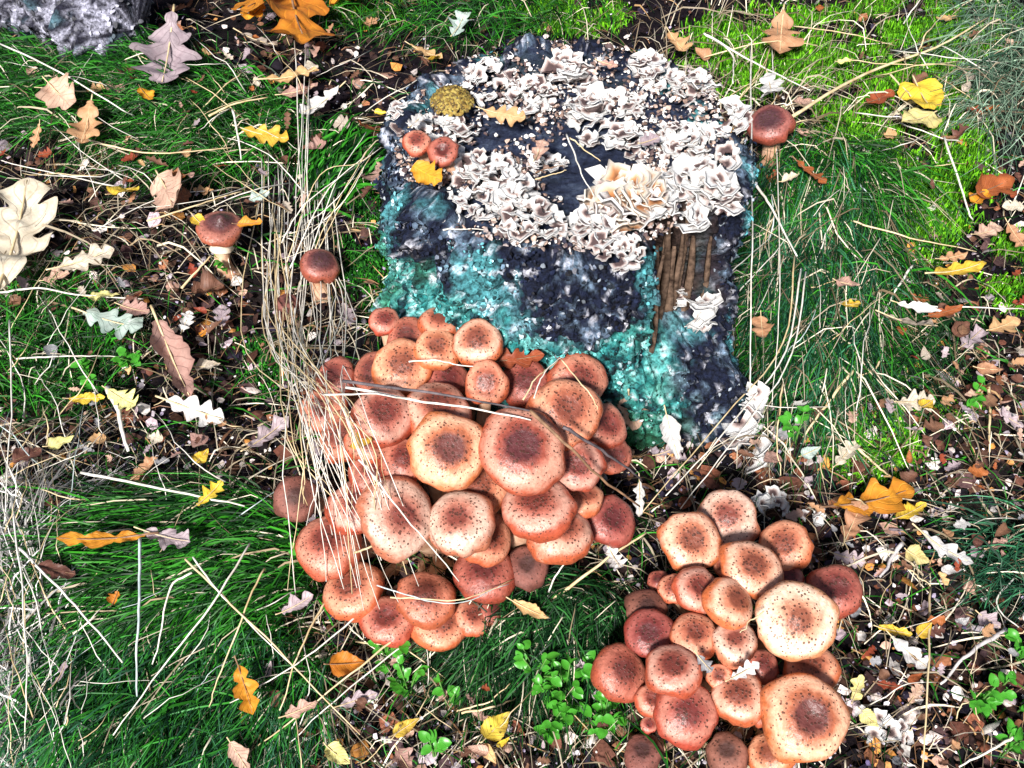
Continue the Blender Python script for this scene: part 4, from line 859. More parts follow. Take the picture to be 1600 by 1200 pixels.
LV = [
 ('oak', 8, 470, 48, 288, .62, 'cream', 'largest cream oak leaf lying in the grass at the left, curled lobes', dict(cup=.5, dz=.03)),
 ('oak', 40, 425, -40, 400, .8, 'white', 'bleached oak leaf half under the largest cream oak leaf', dict(dz=.02)),
 ('oak', 92, 425, 180, 392, .65, 'cream', 'cream oak leaf beside the largest cream oak leaf', dict(dz=.025)),
 ('scrap', 70, 440, 110, 430, .8, 'pink', 'pinkish leaf scrap under the cream oak leaves', {}),
 ('oak', 272, 36, 255, 142, .82, 'lilac', 'broad lilac oak leaf beside the fallen log', dict(dz=.035, cup=.2)),
 ('oak', 375, 60, 436, 82, .8, 'cream', 'cream oak leaf lying on dark soil beside the orange oak leaf', dict(dz=.02)),
 ('oak', 448, -20, 478, 74, .62, 'orange', 'large bright orange oak leaf behind the stump', dict(dz=.035, cup=.3)),
 ('oak', 440, -14, 392, 34, .7, 'orange', 'orange oak leaf spread beside the large bright orange one', dict(dz=.03, cup=.4)),
 ('oak', 500, -25, 560, 20, .7, 'orange', 'orange oak leaf overlapping the large bright orange one', dict(dz=.025)),
 ('oak', 412, 14, 385, 30, .8, 'orange', 'small orange leaf tip beside the large bright orange one', dict(dz=.03)),
 ('oak', 412, 130, 500, 116, .6, 'tan', 'tan oak leaf in the litter between the cream leaf and stump', dict(dz=.02)),
 ('scrap', 440, 150, 500, 140, .5, 'pink', 'pinkish leaf under the tan oak leaf', {}),
 ('oak', 535, 148, 468, 182, .6, 'white', 'white oak leaf near the left rim of the stump', dict(dz=.025)),
 ('oak', 378, 207, 452, 222, .6, 'yellow', 'yellow lobed leaf in the grass between the log and the stump', dict(dz=.03)),
 ('scrap', 78, 135, 116, 176, .75, 'pink', 'pink leaf upright in the grass under the fallen log', dict(dz=.04, roll=.4)),
 ('oak', 145, 168, 128, 228, .7, 'tan', 'tan lobed leaf with a pinched waist in the grass', dict(dz=.035)),
 ('scrap', 220, 140, 238, 162, .8, 'orange', 'small orange brown leaf under the lilac oak leaf', dict(dz=.03)),
 ('birch', 175, 312, 218, 292, .95, 'yellow', 'round yellow birch leaf in front of the green grass', dict(dz=.03)),
 ('scrap', 252, 285, 278, 338, .6, 'pink', 'long pinkish leaf beside the round yellow birch leaf', dict(roll=.5, dz=.025)),
 ('scrap', 290, 275, 250, 282, .5, 'russet', 'small rust red leaf above the long pinkish leaf', dict(dz=.025)),
 ('oak', 68, 200, 50, 232, .8, 'tan', 'small tan leaf among dry grass at the left', dict(dz=.03)),
 ('scrap', 60, 245, 82, 240, .9, 'russet', 'small rust brown leaf under the small tan leaf', dict(dz=.025)),
 ('birch', 140, 472, 190, 462, .75, 'lemon', 'pale yellow oval leaf beside the grey green oak leaf', dict(dz=.025)),
 ('scrap', 188, 478, 236, 492, .5, 'pink', 'curled pinkish leaf on the grey green oak leaf', dict(dz=.028, cup=.6)),
 ('oak', 130, 490, 228, 520, .55, 'mint', 'grey green lobed oak leaf on dark soil', dict(dz=.018)),
 ('oak', 545, 520, 540, 476, .75, 'lilac', 'lilac oak leaf on dark moss beside the tiny stemmed button', dict(dz=.02)),
 ('oak', 348, 518, 347, 478, .7, 'lilac', 'small lilac oak leaf on dark soil under the lone knobbed mushroom', {}),
 ('oak', 285, 525, 298, 488, .75, 'white', 'whitish oak leaf beside the small lilac oak leaf', {}),
 ('scrap', 312, 525, 326, 515, .8, 'orange', 'tiny orange leaf scrap between lilac leaves', {}),
 ('scrap', 246, 505, 298, 626, .30, 'pink', 'long folded pinkish tan leaf slanting across the dark soil', dict(fold=.5, dz=.02)),
 ('birch', 305, 575, 345, 568, .7, 'cream', 'small cream oval leaf beside the long folded leaf', dict(dz=.02)),
 ('oak', 268, 634, 352, 662, .45, 'white', 'white and lilac oak leaf with rusty tip on the dark soil', {}),
 ('scrap', 325, 655, 352, 662, .7, 'tan', 'rusty leaf tip beside the white and lilac oak leaf', {}),
 ('oak', 170, 612, 216, 640, .75, 'lemon', 'pale yellow lobed leaf beside the thick white stick', dict(dz=.022)),
 ('scrap', 110, 628, 165, 622, .35, 'yellow', 'narrow yellow leaf near green bilberry leaves', {}),
 ('birch', 76, 700, 120, 688, .85, 'lemon', 'pale yellow birch leaf in the dry grass at left', dict(dz=.03)),
 ('birch', 306, 726, 326, 702, .8, 'yellow', 'small yellow birch leaf at the tussock edge', dict(dz=.035)),
 ('oak', 308, 792, 348, 752, .7, 'yellow', 'golden crumpled leaf on the green tussock', dict(dz=.05, cup=.5)),
 ('oak', 388, 702, 452, 660, .5, 'lilac', 'lilac grey leaf near the straw bundle', dict(dz=.02)),
 ('scrap', 205, 750, 250, 722, .55, 'tan', 'tan boat shaped leaf at the tussock edge', dict(cup=.8)),
 ('scrap', 20, 722, 66, 704, .7, 'brown', 'brown leaf in dry grass at the left side', dict(dz=.025)),
 ('oak', 228, 838, 92, 848, .30, 'orange', 'long orange oak leaf lying across the dark green tussock', dict(dz=.05, cup=.15)),
 ('oak', 225, 832, 298, 848, .6, 'lilac', 'pale lilac oak leaf touching the long orange oak leaf', dict(dz=.05)),
 ('scrap', 62, 890, 118, 898, .5, 'brown', 'brown leaf at the tussock foot', dict(dz=.03)),
 ('scrap', 176, 945, 186, 925, .8, 'orange', 'tiny curled orange leaf in the tussock', dict(dz=.05, cup=1)),
 ('oak', 372, 1040, 398, 1120, .62, 'orange', 'orange tan oak leaf hanging in the dark grass', dict(dz=.05, cup=.4)),
 ('scrap', 85, 1075, 108, 1035, .5, 'lilac', 'lilac leaf caught in dry straw', dict(dz=.04)),
 ('birch', 515, 1040, 572, 1036, .82, 'orange', 'round orange birch leaf under the big mushroom cluster', dict(dz=.025)),
 ('scrap', 440, 958, 492, 934, .5, 'lilac', 'dull lilac tan leaf beside the lowest tan cap', dict(dz=.03)),
 ('scrap', 445, 1120, 498, 1100, .45, 'pink', 'pinkish leaf under crossing straws', dict(dz=.03)),
 ('oak', 530, 1105, 590, 1085, .5, 'lilac', 'crumpled lilac leaf under the round orange birch leaf', {}),
 ('birch', 615, 1150, 656, 1122, .5, 'spotted', 'spotted yellow leaf standing near bilberry leaves', dict(dz=.025)),
 ('birch', 758, 1158, 796, 1112, .7, 'spotted', 'bright yellow spotted birch leaf beside the bilberry patch', dict(dz=.03)),
 ('birch', 510, 1172, 548, 1195, .8, 'lemon', 'pale yellow leaf in the front litter', dict(dz=.025)),
 ('birch', 755, 1165, 775, 1195, .6, 'tan', 'tan leaf under the bright yellow spotted leaf', {}),
 ('scrap', 620, 1172, 640, 1205, .7, 'pink', 'small brownish pink leaf near the spotted yellow leaf', {}),
 ('scrap', 360, 1160, 388, 1205, .5, 'pink', 'pinkish leaf end among the front straws', dict(dz=.03)),
 ('oak', 1222, 28, 1218, 84, .85, 'tan', 'pinkish tan oak leaf on the mossy bank behind the stump', dict(dz=.03)),
 ('birch', 1428, 135, 1458, 178, .75, 'yellow', 'upper of two yellow birch leaves touching each other on the mossy bank', dict(dz=.03, cup=.1)),
 ('birch', 1455, 182, 1410, 196, .85, 'lemon', 'lower of two yellow birch leaves touching each other on the mossy bank', dict(dz=.028, cup=.1)),
 ('birch', 1308, 98, 1334, 97, .8, 'lemon', 'small pale yellow leaf on moss beside grey lichen', dict(dz=.028)),
 ('oak', 1045, 52, 1072, 84, .7, 'tan', 'orange tan curled leaf right behind the stump rim', dict(dz=.04, cup=.7)),
 ('oak', 1196, 122, 1206, 166, .6, 'white', 'white leaf right behind the lone glossy mushroom', dict(dz=.04)),
 ('scrap', 1355, 162, 1395, 150, .5, 'russet', 'rust red leaf on the moss between yellow leaves and lone mushroom', dict(dz=.03)),
 ('oak', 1245, 255, 1285, 300, .6, 'russet', 'rust brown leaf in the grass right of the stump', dict(dz=.04)),
 ('scrap', 1220, 285, 1250, 278, .6, 'cream', 'cream leaf scrap beside the rust brown leaf', dict(dz=.035)),
 ('scrap', 1520, 310, 1578, 286, .5, 'russet', 'dark red leaf at the edge of the mossy bank', dict(dz=.03)),
 ('scrap', 1522, 322, 1540, 300, .7, 'orange', 'orange scrap beside the dark red leaf', dict(dz=.03)),
 ('oak', 1520, 372, 1562, 356, .7, 'pink', 'pale pink leaf in front of the dark red leaf', {}),
 ('oak', 1572, 352, 1598, 388, .7, 'tan', 'tan leaf at the far edge beside the pale pink leaf', {}),
 ('birch', 1306, 440, 1342, 452, .8, 'pink', 'pinkish birch leaf in dark grass right of the stump', dict(dz=.035)),
 ('scrap', 1312, 480, 1345, 474, .5, 'yellow', 'yellow scrap under the pinkish birch leaf', dict(dz=.03)),
 ('oak', 1378, 498, 1464, 520, .5, 'cream', 'cream lobed oak leaf with curled edge on the right litter', dict(dz=.025, cup=.5)),
 ('scrap', 1398, 482, 1470, 488, .25, 'white', 'narrow white leaf above the cream lobed oak leaf', dict(dz=.03)),
 ('scrap', 1450, 495, 1500, 486, .3, 'russet', 'narrow rust brown leaf beside the narrow white leaf', dict(dz=.025)),
 ('scrap', 1415, 465, 1450, 470, .6, 'russet', 'dark red leaf scrap above the narrow white leaf', {}),
 ('scrap', 1455, 432, 1540, 412, .25, 'yellow', 'narrow yellowish leaf lying in a stack of brown leaves', dict(dz=.025)),
 ('oak', 1465, 408, 1510, 398, .5, 'tan', 'tan leaf on the stack of brown leaves', dict(dz=.03)),
 ('oak', 1500, 545, 1535, 515, .7, 'lilac', 'lilac leaf in dark litter beside the cream lobed leaf', {}),
 ('scrap', 1545, 518, 1592, 500, .5, 'tan', 'orange brown leaf at the right edge', {}),
 ('oak', 1402, 632, 1460, 628, .8, 'cream', 'cream star shaped leaf with yellow tips on dark soil', dict(dz=.025)),
 ('birch', 1438, 640, 1458, 625, .8, 'yellow', 'yellow scrap touching the cream star shaped leaf', dict(dz=.03)),
 ('birch', 1524, 578, 1566, 580, .65, 'tan', 'smooth tan orange leaf atop a pale stick', dict(dz=.025)),
 ('oak', 1555, 640, 1598, 668, .7, 'lilac', 'lilac leaf at the right edge beside the pale stick', {}),
 ('oak', 1305, 728, 1335, 698, .75, 'cream', 'cream and pink crumpled leaf on dark soil', {}),
 ('birch', 1250, 716, 1282, 700, .6, 'mint', 'pale mint green leaf scrap near the stump root', dict(dz=.022)),
 ('oak', 1298, 800, 1425, 770, .62, 'orange', 'large orange oak leaf on dark soil right of the stump root', dict(dz=.02, cup=.2)),
 ('oak', 1320, 845, 1345, 790, .6, 'tan', 'tan oak leaf overlapped by the large orange oak leaf', dict(dz=.018)),
 ('scrap', 1400, 812, 1445, 790, .4, 'yellow', 'narrow golden leaf beside the large orange oak leaf', {}),
 ('oak', 1300, 868, 1352, 880, .75, 'lilac', 'small lilac oak leaf beside the cap with wet disc', {}),
 ('oak', 1425, 840, 1520, 882, .5, 'white', 'whitish veined oak leaf with yellow leaf on it', dict(dz=.02, cup=.15)),
 ('birch', 1415, 862, 1452, 880, .85, 'lemon', 'pale yellow birch leaf lying on the whitish veined oak leaf', dict(dz=.028)),
 ('oak', 1390, 998, 1448, 1045, .62, 'white', 'whitish lobed leaf on dark soil right of the smaller cluster', dict(dz=.02)),
 ('scrap', 1370, 982, 1425, 992, .35, 'yellow', 'golden narrow leaf above the whitish lobed leaf', {}),
 ('birch', 1434, 995, 1454, 975, .7, 'yellow', 'tiny yellow leaf beside the golden narrow leaf', dict(dz=.022)),
 ('scrap', 1332, 1095, 1346, 1058, .5, 'lemon', 'pale yellow leaf sliver beside the biggest cap', {}),
 ('birch', 1345, 1112, 1372, 1138, .8, 'lemon', 'small pale yellow leaf near white lichen scraps', {}),
 ('scrap', 1370, 1068, 1410, 1078, .4, 'russet', 'reddish narrow leaf between pale leaves', {}),
 ('oak', 1420, 1100, 1440, 1070, .7, 'pink', 'small pale pink leaf beside the upright straw', {}),
 ('scrap', 1528, 960, 1562, 985, .7, 'lilac', 'lilac grey leaf at the end of the grey stick', {}),
 ('scrap', 1520, 1085, 1580, 1062, .5, 'brown', 'dark brown leaf behind the right bilberry plant', {}),
 ('oak', 1540, 860, 1570, 845, .6, 'pink', 'dull pink leaf near the grey green grass edge', {}),
 ('oak', 950, 855, 970, 892, .8, 'white', 'white torn leaf pinned on the pale stick', dict(dz=.05, cup=.4)),
 ('scrap', 1000, 755, 998, 810, .3, 'white', 'narrow whitish leaf strip under the brown branch', dict(dz=.06)),
 ('scrap', 1040, 650, 1060, 720, .35, 'white', 'bleached leaf strip at the foot of the stump moss', dict(dz=.05)),
 ('oak', 1025, 712, 1060, 700, .6, 'lilac', 'pale lilac leaf at the foot of the stump', dict(dz=.04)),
 ('oak', 708, 55, 728, 25, .8, 'mint', 'mint white leaf behind the stump rim', dict(dz=.03)),
 ('oak', 640, 78, 692, 92, .6, 'tan', 'orange tan leaf left behind the stump rim', dict(dz=.02)),
 ('birch', 668, 96, 690, 90, .7, 'yellow', 'tiny yellow leaf on the orange tan leaf', dict(dz=.03)),
 ('scrap', 800, 940, 858, 968, .3, 'tan', 'narrow tan leaf in the dark grass between the clusters', dict(dz=.03)),
 ('birch', 585, 175, 606, 178, .6, 'yellow', 'tiny yellow leaf at the outer left rim of the stump', dict(dz=.05)),
 ('birch', 302, 338, 322, 358, .7, 'yellow', 'yellow leaf under the cap of the lone knobbed mushroom', dict(dz=.06)),
 ('scrap', 370, 352, 412, 352, .4, 'orange', 'orange leaf strip beside the lone knobbed mushroom', dict(dz=.06)),
 ('scrap', 300, 460, 350, 445, .8, 'brown', 'crumpled brown leaf at the stem of the lone knobbed mushroom', dict(cup=.7)),
 ('scrap', 420, 300, 390, 315, .5, 'mint', 'mint green leaf scrap at the straw bundle', dict(dz=.03)),
]
for (kd, bx, by, tx, ty, wr, tone, lab, kw) in LV: leaf(kd, bx, by, tx, ty, wr, tone, lab, **kw)
S_main = lambda q: (lambda px, py: on_cluster(zc_main, px, py, -q))
S_right = lambda q: (lambda px, py: on_cluster(zc_right, px, py, -q))
S_top = lambda px, py: at(px, py, STH + .016)
leaf('birch', 552, 684, 582, 688, .95, 'yellow', 'small yellow leaf scrap lying on a cap of the large cluster', surf=S_main(.012), cup=.1, bend=.05)
leaf('oak', 745, 568, 850, 556, .42, 'russet', 'curled russet oak leaf wedged between the large cluster and the stump', surf=S_main(.004), cup=.6)
leaf('oak', 1088, 1022, 1112, 1050, .8, 'grey', 'grey leaf scrap lying between caps of the smaller cluster', surf=S_right(.022), cup=.2)
leaf('oak', 1140, 1062, 1186, 1036, .55, 'white', 'whitish grey leaf scrap on the top edge of a speckled cap', surf=S_right(.026), cup=.2)
leaf('oak', 755, 172, 822, 186, .62, 'tan', 'tan oak leaf lying among white fungus on the stump top', surf=S_top, cup=.15)
leaf('oak', 835, 252, 850, 218, .6, 'pink', 'pinkish leaf scrap in the middle of the stump top', surf=S_top)
leaf('scrap', 646, 262, 690, 284, .7, 'orange', 'orange brown leaf under the saucer shaped mushroom on the stump', surf=S_top)
leaf('scrap', 1000, 225, 1030, 215, .6, 'lilac', 'lilac leaf scrap beside cream fungus on the stump top', surf=S_top)
leaf('oak', 935, 96, 965, 104, .6, 'pink', 'brownish pink leaf at the back rim of the stump top', surf=S_top)
leaf('scrap', 640, 200, 660, 180, .5, 'white', 'white leaf scrap at the left rim of the stump top', surf=S_top)
def S_side(px, py):
    d = ray(px, py); tt = np.linspace(.6, 1.4, 500); pp = CAM + d * tt[:, None]; thp = np.arctan2(pp[:, 1] - STC[1], pp[:, 0] - STC[0])
    ins = (np.hypot(pp[:, 0] - STC[0], pp[:, 1] - STC[1]) < stump_r(thp, pp[:, 2]) + .004) & (pp[:, 2] < STH); ins |= pp[:, 2] < g(pp[:, 0], pp[:, 1]) + .004
    return pp[int(np.argmax(ins))]
leaf('scrap', 980, 612, 992, 668, .42, 'pink', 'pinkish leaf stuck to the mossy foot of the stump', surf=S_side)
leaf('scrap', 1188, 498, 1192, 530, .6, 'tan', 'orange tan leaf caught in the grass at the right flank of the stump', dz=.05)

# more litter leaves that only their place tells apart
ZN = [((0, 420, 330, 800), 44, 'in the dark litter left of the straw bundle', ['lilac', 'pink', 'brown', 'brown', 'russet', 'tan', 'grey', 'cream']),
      ((1230, 640, 1600, 1200), 76, 'on the dark soil right of the smaller mushroom cluster', ['lilac', 'brown', 'brown', 'pink', 'russet', 'grey', 'tan', 'white']),
      ((1380, 380, 1600, 680), 34, 'in the litter below the mossy bank', ['tan', 'brown', 'pink', 'lilac', 'russet', 'brown', 'cream']),
      ((280, 0, 680, 330), 46, 'in the litter between the log and the stump', ['pink', 'brown', 'tan', 'lilac', 'russet', 'brown', 'cream']),
      ((380, 1040, 960, 1200), 34, 'in the front litter below the large mushroom cluster', ['brown', 'lilac', 'pink', 'brown', 'russet', 'yellow']),
      ((1040, 0, 1600, 330), 32, 'on the mossy bank behind the stump', ['pink', 'brown', 'russet', 'tan', 'cream']),
      ((1010, 640, 1260, 800), 16, 'at the foot of the stump root', ['lilac', 'brown', 'grey', 'pink']),
      ((0, 0, 330, 420), 34, 'in the grass tussock by the log', ['brown', 'pink', 'tan', 'russet'])]
ADJ = {'lilac': 'lilac', 'pink': 'pinkish', 'brown': 'dark brown', 'russet': 'rust red', 'tan': 'tan', 'grey': 'grey', 'cream': 'cream', 'white': 'whitish', 'yellow': 'yellow'}
for (box, n, where, tones) in ZN:
    for q in range(n):
        px, py = rng.uniform(box[0], box[2]), rng.uniform(box[1], box[3]); a_ = rng.uniform(0, 6.28); l_ = rng.uniform(14, 36)
        p = atg(px, py)
        if math.hypot(p[0] - STC[0], p[1] - STC[1]) < STR + .05: continue
        tone = tones[rng.integers(0, len(tones))]; kd = ('oak', 'scrap', 'birch', 'scrap')[rng.integers(0, 4)]
        nm = {'oak': 'lobed', 'birch': 'oval', 'scrap': 'torn'}[kd]
        leaf(kd, px, py, px + l_ * math.cos(a_), py + l_ * .7 * math.sin(a_), rng.uniform(.4, .85), tone, f'small {ADJ[tone]} {nm} leaf {where}', dz=rng.uniform(.006, .022), cup=rng.uniform(.1, .7),
             bend=rng.uniform(-.2, .4), crumple=.14, roll=rng.normal(0, .3), pitch=rng.normal(0, .2), group=f'{ADJ[tone]} {nm} leaves {where}', stalk=False)

# ------------------------------------------------------------------ straws, sticks, twigs
def strand(name, pts, rad_px, mat, label, group=None, cat='straw', n=12, k=4, taper=.5, wob=0.0):
    """pts: (px, py, height above the ground) or world points"""
    W_ = [np.asarray(p[1], float) if p[0] == 'w' else atg(p[0], p[1], p[2]) for p in pts]
    cp = catmull(W_, n)
    if wob: cp = cp + np.cumsum(rng.normal(0, wob, cp.shape), 0) * np.array([1, 1, .3])
    r_ = rad_px * depth(cp[len(cp) // 2]) / FPX
    Vs, Fs = tube(cp - cp[0], r_ * np.linspace(1, taper, n), k, .0)
    o = obj(name, npmesh(name, Vs, Fs), M[mat]); o.location = tuple(cp[0]); return tag(o, label, cat, group)
def over(px, py, q=.03): return ('w', on_cluster(zc_main, px, py, -q))
def overr(px, py, q=.03): return ('w', on_cluster(zc_right, px, py, -q))
# the straw bundle that sags from the grass over the left side of the large cluster
for q in range(38):
    f = q / 37.0; x0 = rng.uniform(405, 515); y0 = rng.uniform(230, 460); e = rng.uniform(0, 1)
    x1 = x0 + rng.uniform(-30, 45); x2 = 462 + 95 * f + rng.uniform(-34, 34); x3 = 490 + 130 * f + rng.uniform(-45, 45); y3 = rng.uniform(780, 960)
    strand('dry_straw', [(x0, y0, .02), (x1, rng.uniform(470, 540), .05), over(x2, rng.uniform(620, 680), .045), over(x3, y3, .03)], rng.uniform(.7, 1.7), ('straw_white', 'straw_white', 'straw_white', 'straw_tan')[rng.integers(0, 4)],
           'long pale straw of the bundle sagging over the left side of the large mushroom cluster', 'straw bundle over the large cluster', n=18, wob=.0014)
for q in range(9):
    x0 = rng.uniform(430, 490); strand('dry_straw', [(x0, rng.uniform(350, 440), .02), (x0 + rng.uniform(40, 60), 300 + rng.uniform(-20, 20), .06), (rng.uniform(560, 620), rng.uniform(205, 262), .08)], rng.uniform(.7, 1.4), ('straw_white', 'straw_tan')[q % 2],
           'pale straw slanting from the bundle up towards the stump', 'straws slanting to the stump', n=12, wob=.0008)
for q in range(6):
    x0 = rng.uniform(445, 485); strand('dry_straw', [(x0 + rng.uniform(-12, 12), rng.uniform(-10, 180), .03), (x0, 260, .05), (x0 + rng.uniform(-10, 20), rng.uniform(380, 440), .03)], rng.uniform(.6, 1.2), 'straw_white',
           'pale straw hanging straight down into the straw bundle', 'straws hanging into the bundle', n=12, wob=.0008)
